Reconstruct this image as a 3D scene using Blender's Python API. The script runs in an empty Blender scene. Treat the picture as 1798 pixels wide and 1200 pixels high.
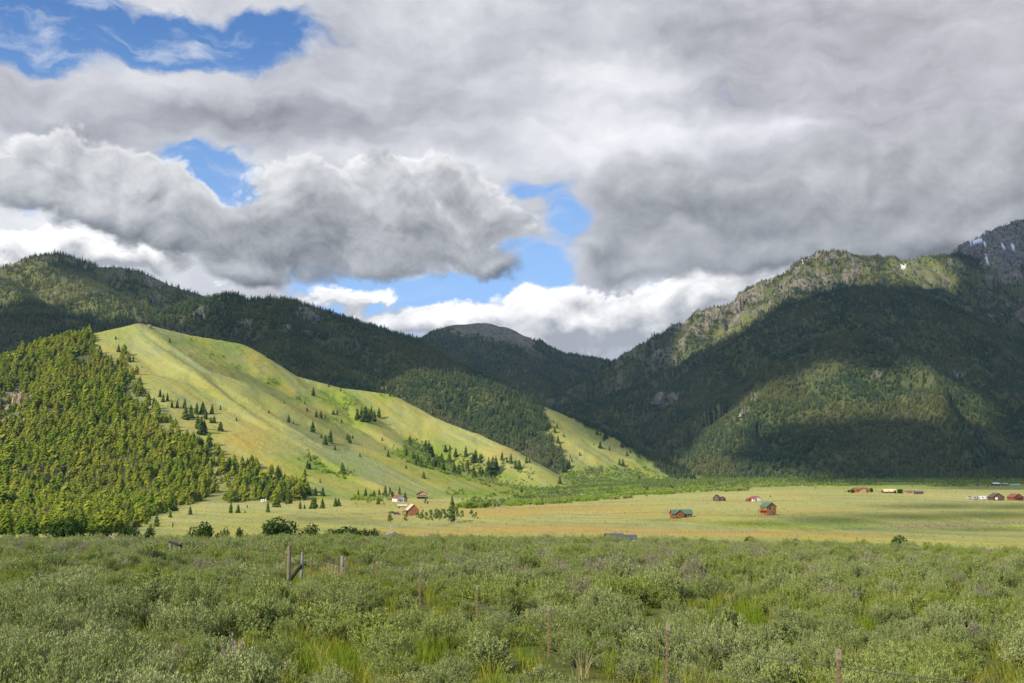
import bpy, bmesh, math, random
import numpy as np
from mathutils import Vector, Matrix, Euler
R = math.radians
rng = np.random.default_rng(7)
random.seed(7)
scene = bpy.context.scene
C = scene.collection
F_PX, CX, CY, EYE = 1928.0, 899.0, 600.0, 30.0
PITCH = math.atan(226.0 / 1928.0)
ST, CT = math.sin(PITCH), math.cos(PITCH)

# ---------------------------------------------------------------- camera
cam = bpy.data.objects.new('camera', bpy.data.cameras.new('camera'))
C.objects.link(cam)
cam.data.sensor_width = 36.0
cam.data.lens = 36.0 * F_PX / 1798.0
cam.location = (0, 0, EYE)
cam.rotation_euler = (R(90) + PITCH, 0, 0)
cam.data.clip_start, cam.data.clip_end = 0.5, 60000
scene.camera = cam
scene.view_settings.view_transform = 'Standard'
scene.view_settings.look = 'None'
scene.view_settings.exposure = 0.22
scene.view_settings.gamma = 1.0
scene.cycles.use_denoising = True
scene.cycles.max_bounces = 6
scene.cycles.transparent_max_bounces = 12
scene.cycles.diffuse_bounces = 3
scene.cycles.volume_bounces = 0
scene.render.use_persistent_data = False

# ---------------------------------------------------------------- sun
SUN_EL, SUN_AZ = R(36), R(-132)          # azimuth measured from +Y towards +X: behind the camera, to the left
SUN = np.array([math.sin(SUN_AZ) * math.cos(SUN_EL), math.cos(SUN_AZ) * math.cos(SUN_EL), math.sin(SUN_EL)])
sl = bpy.data.lights.new('sun', 'SUN')
sl.energy, sl.angle, sl.color = 5.0, R(0.6), (1.0, 0.90, 0.70)
so = bpy.data.objects.new('sun', sl)
C.objects.link(so)
so.rotation_euler = Vector(SUN).to_track_quat('Z', 'Y').to_euler()
so.location = (-300, -300, 400)


def dirpix(px, py):
    u, v = (px - CX) / F_PX, (CY - py) / F_PX
    return np.array([u, CT - v * ST, ST + v * CT])


def project(x, y, z):
    fw = y * CT + (z - EYE) * ST
    fw = np.where(np.abs(fw) < 1e-3, 1e-3, fw)
    up = -y * ST + (z - EYE) * CT
    return CX + F_PX * x / fw, CY - F_PX * up / fw, fw


def pt(px, py, D):
    d = dirpix(px, py)
    s = D / d[1]
    return np.array([d[0] * s, D, EYE + d[2] * s])


# ---------------------------------------------------------------- node helpers
class NT:
    def __init__(self, tree):
        self.t = tree

    def new(self, typ, ins=None, **props):
        n = self.t.nodes.new(typ)
        for k, v in props.items():
            setattr(n, k, v)
        for k, v in (ins or {}).items():
            s = n.inputs[k]
            if isinstance(v, bpy.types.NodeSocket):
                self.t.links.new(v, s)
            else:
                s.default_value = v
        return n

    def math(self, op, a, b=0.0, c=None, clamp=False):
        ins = {0: a, 1: b}
        if c is not None:
            ins[2] = c
        n = self.new('ShaderNodeMath', ins, operation=op, use_clamp=clamp)
        return n.outputs[0]

    def vmath(self, op, a, b=(0, 0, 0), scale=None, out=0):
        ins = {0: a}
        if op not in ('LENGTH', 'NORMALIZE', 'SCALE'):
            ins[1] = b
        n = self.new('ShaderNodeVectorMath', ins, operation=op)
        if scale is not None:
            if isinstance(scale, bpy.types.NodeSocket):
                self.t.links.new(scale, n.inputs['Scale'])
            else:
                n.inputs['Scale'].default_value = scale
        return n.outputs[out]

    def mix(self, fac, a, b, blend='MIX', clamp=True):
        n = self.t.nodes.new('ShaderNodeMix')
        n.data_type = 'RGBA'
        n.blend_type = blend
        n.clamp_factor = clamp
        for k, v in ((0, fac), (6, a), (7, b)):
            if isinstance(v, bpy.types.NodeSocket):
                self.t.links.new(v, n.inputs[k])
            elif k == 0:
                n.inputs[k].default_value = v
            else:
                n.inputs[k].default_value = (*v[:3], 1.0)
        return n.outputs[2]

    def noise(self, vec, scale, detail=4.0, rough=0.55, out=0, dim='3D', dist=0.0):
        n = self.new('ShaderNodeTexNoise', {'Scale': scale, 'Detail': detail, 'Roughness': rough, 'Distortion': dist}, noise_dimensions=dim)
        if vec is not None:
            self.t.links.new(vec, n.inputs['Vector'])
        return n.outputs[out]

    def maprange(self, v, a, b, c=0.0, d=1.0, smooth=True):
        n = self.new('ShaderNodeMapRange', {0: v, 1: a, 2: b, 3: c, 4: d}, clamp=True)
        n.interpolation_type = 'SMOOTHSTEP' if smooth else 'LINEAR'
        return n.outputs[0]

    def attr(self, name, out=2):
        n = self.new('ShaderNodeAttribute', attribute_name=name)
        return n.outputs[out]


# ---------------------------------------------------------------- sky: Nishita blue behind procedural clouds
def build_world():
    w = bpy.data.worlds.new('World')
    scene.world = w
    w.use_nodes = True
    t = w.node_tree
    t.nodes.clear()
    N = NT(t)
    tc = N.new('ShaderNodeTexCoord')
    dirv = N.vmath('NORMALIZE', tc.outputs['Generated'])
    sky = N.new('ShaderNodeTexSky', sky_type='NISHITA')
    sky.sun_disc = False
    sky.sun_elevation = SUN_EL
    sky.sun_rotation = SUN_AZ
    sky.altitude = 1900
    sky.air_density = 1.0
    sky.dust_density = 0.3
    sky.ozone_density = 2.0
    sep = N.new('ShaderNodeSeparateXYZ', {0: dirv})
    az = N.math('ARCTAN2', sep.outputs[0], sep.outputs[1])
    el = N.math('ARCSINE', sep.outputs[2])
    K = 1928.0 / 100.0                                   # sky coordinates: one unit is about three degrees
    p = N.new('ShaderNodeCombineXYZ', {0: N.math('MULTIPLY', az, K), 1: N.math('MULTIPLY', el, K), 2: 0.0}).outputs[0]

    def sph(px, py):
        d = dirpix(px, py)
        d = d / np.linalg.norm(d)
        return math.atan2(d[0], d[1]) * K, math.asin(d[2]) * K

    # domain warp gives the puffed outlines
    w1 = N.vmath('SUBTRACT', N.noise(p, 0.6, 2.0, 0.5, out=1, dim='2D'), (0.5, 0.5, 0.5))
    w2 = N.vmath('SUBTRACT', N.noise(p, 2.6, 3.0, 0.5, out=1, dim='2D'), (0.5, 0.5, 0.5))
    q = N.vmath('ADD', p, N.vmath('ADD', N.vmath('SCALE', w1, scale=0.8), N.vmath('SCALE', w2, scale=0.22)))

    def blobs(lst, vec):
        acc = None
        for (cx, cy, sx, sy, a) in lst:
            u, v = sph(cx, cy)
            d = N.vmath('SUBTRACT', vec, (u, v, 0))
            d = N.vmath('MULTIPLY', d, (100.0 / sx, 100.0 / sy, 0))
            dd = N.vmath('DOT_PRODUCT', d, d, out=1)
            e = N.math('POWER', 0.42, dd)
            acc = N.math('MULTIPLY', e, a) if acc is None else N.math('MULTIPLY_ADD', e, a, acc)
        return acc

    def billow(vec):
        """Rounded bumps with sharp creases between them, in four sizes."""
        acc = None
        for f, a in ((0.85, .52), (1.8, .28), (3.9, .14), (8.3, .075), (17.0, .04)):
            n = N.noise(N.vmath('ADD', vec, (f * 3.1, f * 1.7, 0)), f, 0.0, 0.5, dim='2D')
            n = N.math('ABSOLUTE', N.math('MULTIPLY_ADD', n, 2.0, -1.0))
            acc = N.math('MULTIPLY', n, a * 1.7) if acc is None else N.math('MULTIPLY_ADD', n, a * 1.7, acc)
        return acc

    delta = (-0.16, 0.24, 0)
    qd = N.vmath('ADD', q, delta)
    qb = N.vmath('MULTIPLY', N.vmath('ADD', p, N.vmath('SCALE', w1, scale=0.5)), (0.9, 1.15, 1))
    bq = billow(qb)
    bd = billow(N.vmath('ADD', qb, delta))
    flat = N.vmath('MULTIPLY', q, (0.6, 1.5, 1))
    fb = N.math('SUBTRACT', N.noise(flat, 0.7, 6.0, 0.55, dim='2D'), 0.5)
    fine = N.math('SUBTRACT', N.noise(flat, 3.2, 5.0, 0.6, dim='2D'), 0.5)
    # high sheet with soft windows of blue
    g = blobs(GAPS, q)
    cov = N.math('SUBTRACT', N.math('ADD', N.math('MULTIPLY_ADD', fb, 1.0, 0.98), N.math('MULTIPLY', fine, 0.62)), N.math('MULTIPLY', g, 1.15))
    cov = N.math('SUBTRACT', cov, N.maprange(sep.outputs[1], 0.62, 0.0, 0.0, 0.50))  # sky outside the view opened up for a dimmer, bluer fill light
    alpha = N.maprange(cov, 0.10, 0.72)
    L0 = N.math('ADD', N.math('MULTIPLY_ADD', fb, 0.50, 0.585), N.math('MULTIPLY', fine, 0.10))
    L0 = N.math('ADD', L0, N.math('MULTIPLY', N.math('SUBTRACT', bq, bd), 0.05))
    L0 = N.math('SUBTRACT', L0, N.math('MULTIPLY', blobs(SHADE, q), 0.34))
    L0 = N.math('ADD', L0, N.math('MULTIPLY', blobs(LITES, q), 0.30))
    L0 = N.math('MINIMUM', N.math('MAXIMUM', L0, 0.2), 0.98)
    L0 = N.math('MULTIPLY', L0, N.maprange(sep.outputs[1], 0.75, -0.4, 1.0, 1.15))
    tint0 = N.mix(N.maprange(L0, .3, .9), (0.93, 0.95, 1.05), (0.99, 1.0, 1.02))
    tint0 = N.mix(N.maprange(sep.outputs[0], -.05, .4), tint0, (0.985, 0.975, 1.05))
    tint0 = N.mix(N.maprange(sep.outputs[1], 0.62, 0.1, 0.0, 1.0), tint0, (0.66, 0.87, 1.32))  # unseen clouds tinted blue to cool the fill light
    blue = N.vmath('MULTIPLY', sky.outputs[0], (0.080, 0.115, 0.148))
    blue = N.mix(N.maprange(el, 0.08, 0.42, 0.68, 0.0), blue, (0.40, 0.59, 0.90))
    col = N.mix(alpha, blue, N.vmath('SCALE', tint0, scale=L0))

    def cumulus(col, lst, base, gain, bright, lo, hi, amp, warm, top=1.05, dens=1.0, low=.155):
        """Heaped clouds: bright where they swell towards the light, grey underneath."""
        k1, k2 = blobs(lst, q), blobs(lst, qd)
        d1 = N.math('ADD', k1, N.math('MULTIPLY_ADD', bq, amp, -amp * .55))
        d2 = N.math('ADD', k2, N.math('MULTIPLY_ADD', bd, amp, -amp * .55))
        al = N.math('MULTIPLY', N.maprange(d1, lo, hi), N.maprange(k1, .10, .32, 0.0, dens))
        sl_ = N.math('SUBTRACT', d1, d2)
        L = N.math('MULTIPLY_ADD', sl_, gain, base)
        edge = N.math('SUBTRACT', 1.0, N.maprange(d1, lo, lo + .42))
        L = N.math('ADD', L, N.math('MULTIPLY', edge, N.math('MULTIPLY', N.maprange(sl_, -.05, .22), bright)))
        L = N.math('ADD', L, N.math('MULTIPLY', N.math('ADD', fb, N.math('MULTIPLY', fine, .35)), .26))
        L = N.math('MINIMUM', N.math('MAXIMUM', L, low), top)
        c = N.mix(N.maprange(L, .2, .85), (0.95, 0.985, 1.04), warm)
        return N.mix(al, col, N.vmath('SCALE', c, scale=L))

    # thin wisps in the blue
    wv = N.new('ShaderNodeMapping', {'Vector': q, 'Rotation': (0, 0, R(-22)), 'Scale': (0.5, 1.9, 1)}).outputs[0]
    wisp = N.math('MULTIPLY', N.maprange(N.noise(wv, 1.3, 6.0, .6, dim='2D'), .48, .80), N.maprange(el, .16, .36, .15, .75))
    col = N.mix(N.math('MULTIPLY', wisp, N.math('SUBTRACT', 1.0, alpha)), col, (0.62, 0.66, 0.74))
    col = cumulus(col, CUM_FAR, .64, .62, .40, .30, .55, .70, (1.01, 1.0, .985), 1.05, 1.0, .40)
    col = cumulus(col, CUM_RIGHT, .355, .28, .10, .16, .95, .42, (1.0, 1.0, 1.02), .7, 1.0, .19)
    col = cumulus(col, CUM_BACK, .50, .37, .46, .30, .64, .72, (1.0, 1.0, 1.0))
    col = cumulus(col, CUM_LEFT, .325, .31, .18, .34, .82, .76, (1.0, 1.0, 1.0), .66, .94)
    bg = N.new('ShaderNodeBackground', {'Color': col, 'Strength': 1.0})
    out = N.new('ShaderNodeOutputWorld', {'Surface': bg.outputs[0]})
    w.cycles.sampling_method = 'NONE'


GAPS = [(110, 45, 175, 46, .95), (330, 72, 130, 40, 1.0), (470, 55, 75, 34, .9), (60, 105, 90, 20, .7), (385, 308, 80, 46, 1.25), (320, 280, 45, 18, .6), (450, 350, 40, 24, .8),
        (985, 385, 30, 42, 1.15), (925, 322, 60, 16, .75), (945, 475, 46, 36, 1.1), (850, 508, 100, 26, 1.1), (740, 500, 110, 26, 1.0), (575, 490, 70, 26, 1.0), (620, 575, 120, 30, .9), (700, 540, 100, 30, .8),
        (68, 378, 24, 16, .7), (1155, 500, 24, 14, .6), (905, 425, 24, 18, .7)]
SHADE = [(320, 205, 200, 40, .55), (520, 205, 140, 36, .40), (620, 130, 120, 30, .2), (1230, 85, 150, 42, .50), (1430, 60, 220, 60, .35), (1650, 130, 200, 100, .26), (100, 215, 80, 20, .25), (830, 190, 120, 25, .22), (700, 250, 120, 22, .2), (1000, 60, 160, 30, .15), (1500, 230, 200, 50, .18)]
LITES = [(1110, 130, 100, 42, .8), (1200, 240, 160, 40, .7), (1010, 230, 120, 40, .35), (250, 150, 140, 24, .4), (560, 270, 90, 24, .4), (1380, 230, 70, 14, .5), (820, 290, 90, 24, .4), (760, 110, 120, 40, .15), (150, 412, 150, 26, .9), (250, 440, 80, 24, .6)]
CUM_BACK = [(50, 300, 110, 60, .75), (170, 275, 80, 45, .75), (270, 312, 60, 32, .8), (190, 345, 120, 40, .6), (330, 350, 36, 22, .6), (510, 320, 60, 40, .85), (620, 360, 110, 60, .8), (740, 310, 80, 30, .6), (840, 335, 60, 28, .75), (430, 390, 90, 40, .7), (780, 400, 120, 50, .7), (880, 390, 70, 40, .7)]
CUM_LEFT = [(180, 360, 110, 34, .75), (60, 350, 70, 34, .55), (280, 400, 110, 40, .72), (400, 425, 120, 45, .78), (455, 365, 40, 26, .6), (545, 345, 52, 44, .75), (560, 420, 110, 50, .65), (672, 282, 48, 28, .6), (780, 345, 55, 36, .72), (885, 372, 72, 34, .85), (800, 440, 110, 46, .85), (650, 465, 110, 28, .62), (420, 480, 130, 24, .62), (880, 455, 50, 28, .6), (700, 400, 60, 40, .4)]
CUM_RIGHT = [(1090, 320, 95, 55, .75), (1230, 350, 140, 60, .8), (1420, 350, 180, 75, .95), (1620, 335, 180, 85, 1.0), (1780, 330, 120, 95, 1.0), (1560, 420, 190, 34, .7), (1740, 420, 110, 34, .7), (1150, 462, 110, 28, .75), (1330, 445, 90, 26, .6), (1060, 400, 60, 28, .6), (1020, 428, 70, 16, .6), (1060, 470, 60, 30, .5)]
CUM_FAR = [(900, 528, 60, 18, .5), (1000, 500, 50, 22, .55), (640, 512, 90, 22, .75), (590, 545, 60, 26, .5), (735, 560, 60, 24, .7), (690, 585, 80, 24, .6), (835, 552, 70, 16, .75), (850, 590, 90, 30, .8), (945, 548, 42, 32, .95), (1020, 555, 80, 28, .8), (1060, 600, 110, 40, .9), (1150, 545, 110, 38, .8), (1250, 500, 110, 34, .85), (1290, 455, 60, 26, .5), (90, 430, 130, 26, .8), (240, 455, 110, 30, .75), (20, 465, 60, 26, .5), (360, 500, 60, 20, .4), (325, 342, 34, 16, .6), (290, 356, 40, 10, .5)]
build_world()

# ---------------------------------------------------------------- tagging
def tag(o, label=None, cat=None, group=None, kind=None):
    for k, v in (('label', label), ('category', cat), ('group', group), ('kind', kind)):
        if v:
            o[k] = v
    return o


# ---------------------------------------------------------------- numpy noise
def _h(ix, iy, seed):
    n = (ix.astype(np.int64) * 374761393 + iy.astype(np.int64) * 668265263 + seed * 974711) & 0xFFFFFFFF
    n = ((n ^ (n >> 13)) * 1274126177) & 0xFFFFFFFF
    return ((n ^ (n >> 16)) & 0xFFFF) / 65535.0


def vnoise(x, y, seed=0):
    x, y = np.asarray(x, float), np.asarray(y, float)
    ix, iy = np.floor(x), np.floor(y)
    fx, fy = x - ix, y - iy
    fx, fy = fx * fx * fx * (fx * (fx * 6 - 15) + 10), fy * fy * fy * (fy * (fy * 6 - 15) + 10)
    a, b = _h(ix, iy, seed), _h(ix + 1, iy, seed)
    c, d = _h(ix, iy + 1, seed), _h(ix + 1, iy + 1, seed)
    return (a + (b - a) * fx) * (1 - fy) + (c + (d - c) * fx) * fy - 0.5


def fbm(x, y, seed=0, octv=4, gain=0.5):
    s, a = 0.0, 1.0
    for i in range(octv):
        s = s + a * vnoise(x, y, seed + i * 17)
        x, y, a = x * 2.03 + 3.1, y * 2.03 + 1.7, a * gain
    return s


def ridged(x, y, seed=0, octv=3):
    s, a = 0.0, 1.0
    for i in range(octv):
        s = s + a * (1 - np.abs(vnoise(x, y, seed + i * 13)) * 3.2)
        x, y, a = x * 2.07 + 5.3, y * 2.07 + 9.1, a * 0.5
    return s - 0.9


def inpoly(px, py, poly):
    """Even-odd test of many points against a polygon."""
    ins = np.zeros(px.shape, bool)
    n = len(poly)
    for i in range(n):
        x1, y1 = poly[i]
        x2, y2 = poly[(i + 1) % n]
        if y1 == y2:
            continue
        c = (py >= min(y1, y2)) & (py < max(y1, y2))
        ins ^= c & (px < x1 + (py - y1) * (x2 - x1) / (y2 - y1))
    return ins


# ---------------------------------------------------------------- the lie of the land
PL_R = [0, 6, 14, 20, 26, 32, 38, 44, 70, 100, 125, 150, 200, 260, 330, 420, 1e6]
PL_Z = [1.7, 2.2, 3.5, 3.85, 4.2, 4.4, 4.55, 4.75, 5.6, 6.9, 8.3, 10.8, 17, 24, 29, 30, 30]


def sstep(v, a, b):
    t = np.clip((v - a) / (b - a), 0, 1)
    return t * t * (3 - 2 * t)


def floor_z(x, y):
    r = np.hypot(x, y)
    z = EYE - np.interp(r, PL_R, PL_Z)
    near = 1 - sstep(r, 150, 330)
    z = z + near * (0.6 * fbm(x / 22, y / 22, 5, 3) - 0.012 * x * sstep(r, 30, 90))
    far = sstep(r, 330, 480)
    z = z + far * (1.6 * fbm(x / 210, y / 120, 9, 3))
    # river terraces on the valley's far side
    w1 = x + 30 * fbm(y / 90, x / 160, 31, 2)
    e1 = 552 + 26 * fbm(x / 120, 0 * y, 33, 2) + 60 * sstep(-w1, -150, -20)
    z = z + 6.0 * sstep(y, e1, e1 + 52) * sstep(w1, 30, 170)
    e2 = 690 + 22 * fbm(x / 90, 0 * y + 4, 35, 2)
    z = z + 3.4 * sstep(y, e2, e2 + 42) * sstep(w1, 170, 260)
    # the bench under the farmhouses
    z = z + 2.5 * sstep(y, 800, 1150) * sstep(-x, 0, 150)
    return z


# (component, side slope, crest rounding, gully amplitude, lowered by the height of its trees, [(px, py, distance)])
RIDGES = [
    ('A', .60, 12, .06, 0, [(245, 553, 1720), (330, 574, 1800), (420, 590, 1870), (455, 618, 1890), (510, 645, 1910), (600, 668, 1930), (680, 678, 1940), (710, 694, 1920), (760, 720, 1880), (830, 746, 1830), (880, 768, 1780), (930, 800, 1730), (985, 842, 1670)]),
    ('A', .56, 8, .05, 0, [(245, 556, 1690), (300, 593, 1620), (367, 635, 1540), (433, 655, 1500), (500, 692, 1450), (550, 722, 1420), (600, 752, 1380), (650, 783, 1340), (707, 830, 1280), (750, 855, 1240)]),
    ('A', .50, 22, .08, 0, [(240, 554, 1690), (160, 571, 1640), (156, 590, 1590), (200, 650, 1450), (240, 715, 1330), (290, 775, 1210), (340, 835, 1110), (370, 868, 1060)]),
    ('A', .42, 25, .16, 6, [(165, 572, 1630), (120, 592, 1560), (60, 617, 1480), (0, 642, 1400), (-120, 690, 1300), (-300, 750, 1200)]),
    ('A', .45, 20, .16, 6, [(120, 600, 1540), (90, 680, 1300), (60, 760, 1120), (40, 840, 960), (30, 880, 860)]),
    ('A', .50, 12, .05, 0, [(600, 670, 1920), (640, 730, 1740), (700, 768, 1620), (760, 802, 1540), (800, 834, 1470)]),
    ('A', .58, 6, .04, 0, [(235, 566, 1660), (333, 627, 1520), (400, 683, 1415), (470, 727, 1335), (530, 765, 1268), (620, 815, 1190), (690, 846, 1150)]),
    ('A', .34, 40, .05, 0, [(185, 573, 1640), (260, 642, 1490), (340, 716, 1340), (420, 792, 1210), (475, 852, 1110)]),
    ('B', .52, 30, .30, 9, [(-400, 560, 3200), (-150, 500, 3300), (0, 465, 3400), (45, 460, 3450), (80, 437, 3500), (102, 434, 3500), (140, 446, 3520), (160, 456, 3530), (215, 459, 3560), (240, 466, 3600), (275, 488, 3650), (300, 490, 3680), (375, 514, 3700), (420, 530, 3700)]),
    ('B', .50, 30, .30, 9, [(100, 440, 3480), (130, 470, 3250), (190, 500, 3000), (260, 530, 2750), (300, 555, 2600)]),
    ('B', .50, 30, .30, 9, [(0, 470, 3390), (20, 490, 3150), (60, 520, 2850), (90, 540, 2600)]),
    ('M', .55, 30, .25, 9, [(-300, 560, 2100), (0, 537, 2300), (60, 533, 2320), (130, 543, 2350), (190, 556, 2330), (250, 585, 2300)]),
    ('C', .52, 40, .28, 8, [(240, 568, 2500), (265, 550, 2600), (300, 532, 2700), (350, 516, 2780), (403, 505, 2820), (430, 513, 2830), (500, 513, 2850), (560, 531, 2870), (640, 558, 2900), (690, 574, 2930), (735, 596, 2950), (790, 628, 2950), (840, 655, 2940), (900, 690, 2900)]),
    ('C', .52, 40, .25, 8, [(450, 515, 2830), (500, 575, 2600), (560, 620, 2400), (620, 660, 2250)]),
    ('E', .50, 20, .22, 8, [(742, 636, 2520), (800, 645, 2490), (850, 657, 2450), (925, 688, 2400), (960, 702, 2370), (1000, 716, 2350), (1045, 740, 2310), (1085, 768, 2270), (1115, 792, 2240), (1150, 812, 2210), (1190, 838, 2170)]),
    ('E', .50, 14, .06, 0, [(925, 690, 2395), (948, 725, 2280), (965, 770, 2150), (990, 822, 2020)]),
    ('E', .50, 10, .05, 0, [(985, 718, 2350), (1017, 754, 2260), (1045, 782, 2200), (1080, 812, 2130)]),
    ('E', .50, 20, .22, 8, [(742, 638, 2510), (760, 690, 2330), (800, 740, 2170), (850, 790, 2030)]),
    ('D', .50, 60, .22, 8, [(560, 650, 5400), (690, 602, 5450), (735, 590, 5450), (775, 575, 5480), (803, 563, 5500), (850, 560, 5500), (880, 567, 5500), (910, 586, 5500), (940, 603, 5500), (990, 614, 5500), (1040, 621, 5500), (1085, 629, 5500), (1200, 650, 5500)]),
    ('D', .50, 50, .22, 8, [(850, 562, 5480), (900, 620, 5000), (930, 650, 4600), (960, 680, 4200)]),
    ('D', .50, 50, .22, 8, [(790, 572, 5480), (800, 610, 5000), (830, 640, 4500), (860, 665, 4100)]),
    ('F', .60, 20, .45, 9, [(960, 690, 4000), (1040, 650, 4000), (1082, 627, 4050), (1130, 594, 4120), (1200, 557, 4200), (1250, 527, 4260), (1330, 505, 4340), (1380, 472, 4420), (1415, 442, 4470), (1440, 434, 4500), (1470, 432, 4550), (1500, 439, 4600), (1540, 444, 4650), (1600, 445, 4750), (1680, 437, 4900)]),
    ('G', .60, 20, .50, 2, [(1655, 455, 4950), (1682, 430, 5000), (1700, 416, 5020), (1722, 406, 5050), (1750, 394, 5100), (1775, 383, 5150), (1800, 380, 5200), (1900, 388, 5200), (2050, 420, 5200)]),
    ('G', .60, 20, .50, 4, [(1780, 385, 5140), (1740, 440, 4800), (1720, 500, 4500), (1740, 560, 4200)]),
    ('F', .60, 25, .45, 9, [(1440, 440, 4490), (1400, 480, 4300), (1370, 510, 4150), (1300, 560, 3950), (1230, 605, 3750)]),
    ('F', .60, 25, .40, 9, [(1600, 450, 4740), (1600, 475, 4450), (1580, 490, 4200)]),
    ('H', .56, 35, .36, 9, [(940, 712, 3500), (980, 702, 3550), (1050, 692, 3600), (1100, 674, 3620), (1150, 652, 3640), (1200, 627, 3650), (1250, 602, 3650), (1300, 577, 3650), (1350, 550, 3640), (1400, 522, 3630), (1450, 505, 3620), (1500, 494, 3620), (1560, 497, 3620), (1620, 512, 3630), (1680, 548, 3640), (1750, 592, 3650), (1830, 645, 3650)]),
    ('H', .56, 35, .36, 9, [(1300, 580, 3640), (1260, 640, 3350), (1210, 700, 3100), (1160, 760, 2850)]),
    ('I', .56, 30, .34, 9, [(1120, 800, 2600), (1160, 772, 2700), (1200, 728, 2800), (1250, 693, 2880), (1300, 663, 2930), (1350, 637, 2970), (1400, 602, 3000), (1440, 582, 3010), (1480, 572, 3020), (1505, 573, 3020), (1540, 591, 3020), (1600, 627, 3000), (1680, 662, 2970), (1740, 707, 2940), (1820, 760, 2900)]),
    ('I', .54, 25, .32, 9, [(1495, 576, 3010), (1480, 650, 2780), (1460, 730, 2580), (1440, 800, 2430)]),
    ('I', .54, 25, .32, 9, [(1400, 604, 2990), (1350, 680, 2780), (1300, 740, 2600), (1260, 800, 2430)]),
    ('I', .54, 25, .32, 9, [(1610, 632, 2990), (1620, 700, 2760), (1640, 770, 2560), (1650, 815, 2420)]),
    ('I', .56, 30, .34, 9, [(1650, 690, 3250), (1700, 640, 3330), (1745, 605, 3400), (1800, 592, 3500), (1950, 570, 3600)]),
    ('I', .54, 30, .24, 9, [(1800, 595, 3490), (1800, 690, 3000), (1810, 790, 2600)]),
]
COMPS = ['ground', 'valley', 'A', 'B', 'M', 'C', 'E', 'D', 'F', 'G', 'H', 'I']


def terrain(x, y):
    base = floor_z(x, y)
    best = base.copy()
    comp = np.where(np.hypot(x, y) < 330, 0, 1).astype(np.int8)
    wob = fbm(x / 260, y / 260, 41, 3)
    for ri, (cn, slope, rnd, gul, low, pts) in enumerate(RIDGES):
        P = np.array([pt(*p) for p in pts])
        P[:, 2] -= low
        zmax = P[:, 2].max()
        reach = zmax / slope * 1.35 + 200
        sel = (x > P[:, 0].min() - reach) & (x < P[:, 0].max() + reach) & (y > P[:, 1].min() - reach) & (y < P[:, 1].max() + reach)
        xs, ys = x[sel], y[sel]
        if not len(xs):
            continue
        ci = COMPS.index(cn)
        bz = np.full(xs.shape, -1e9)
        bd = np.zeros(xs.shape)
        bt = np.zeros(xs.shape)
        acc = 0.0
        for a, b in zip(P[:-1], P[1:]):
            ab = b[:2] - a[:2]
            L2 = float(ab @ ab)
            t = np.clip(((xs - a[0]) * ab[0] + (ys - a[1]) * ab[1]) / L2, 0, 1)
            dx, dy = xs - a[0] - t * ab[0], ys - a[1] - t * ab[1]
            d = np.hypot(dx, dy)
            z = a[2] + t * (b[2] - a[2]) - slope * (np.sqrt(d * d + rnd * rnd) - rnd)
            up = z > bz
            bz = np.where(up, z, bz)
            bd = np.where(up, d, bd)
            bt = np.where(up, acc + t * math.sqrt(L2), bt)
            acc += math.sqrt(L2)
        if gul:
            per = 95.0 if cn in 'AE' else 230.0
            g = ridged(xs / (per * 1.25) + .5 * wob[sel], ys / (per * 1.25) + ri * 7.7, 60 + ri, 3)
            amp = gul * np.minimum(np.maximum(bd - rnd * .6, 0), per * 1.3)
            hgt = np.clip((bz - base[sel]) / 60.0, 0, 1)
            bz = bz + (g - .4) * amp * 0.55 * hgt
            if cn in 'FG':
                bz = bz + 15 * hgt * ridged(xs / 95, ys / 95, 91, 4) * np.clip((bz - 330) / 250, 0, 1)
            bz = bz + (0.6 if cn in 'AE' else 4.0) * fbm(xs / 45, ys / 45, 77, 3) * hgt
        up = bz > best[sel]
        tmp = best[sel]
        tmp[up] = bz[up]
        # a concave foot where the slope runs out on to the floor
        best[sel] = tmp
        c2 = comp[sel]
        c2[up] = ci
        comp[sel] = c2
    hi = best - base
    foot = np.clip(hi, 0, None)
    k = 14.0
    best = base + np.where(hi > 0, np.sqrt(foot * foot + k * k) - k + 0 * foot, 0)
    return best, comp


NCOLS_IN = 800
ang = np.concatenate([np.radians(np.linspace(-180, -31, 40))[:-1], np.radians(np.linspace(-31, -28, 12))[:-1], np.radians(np.linspace(-28, 28, NCOLS_IN)), np.radians(np.linspace(28, 31, 12))[1:], np.radians(np.linspace(31, 180, 40))[1:]])
rad = np.concatenate([[0.5, 2.0], np.geomspace(4.0, 9000, 1150), [14000, 26000]])
AA, RR = np.meshgrid(ang, rad)
TX, TY = np.sin(AA) * RR, np.cos(AA) * RR
TZ, TC = terrain(TX.ravel(), TY.ravel())
TZ, TC = TZ.reshape(AA.shape), TC.reshape(AA.shape)
lr = np.log(rad)


def ground_z(x, y):
    """Height of the built terrain sheet at world points (bilinear on the polar grid)."""
    x, y = np.atleast_1d(np.asarray(x, float)), np.atleast_1d(np.asarray(y, float))
    a = np.interp(np.arctan2(x, y), ang, np.arange(len(ang)))
    r = np.interp(np.hypot(x, y), rad, np.arange(len(rad)))
    i, j = np.minimum(r.astype(int), len(rad) - 2), np.minimum(a.astype(int), len(ang) - 2)
    fr, fa = r - i, a - j
    z = (TZ[i, j] * (1 - fr) + TZ[i + 1, j] * fr) * (1 - fa) + (TZ[i, j + 1] * (1 - fr) + TZ[i + 1, j + 1] * fr) * fa
    return z


def gz(x, y):
    return float(ground_z(x, y)[0])


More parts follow.
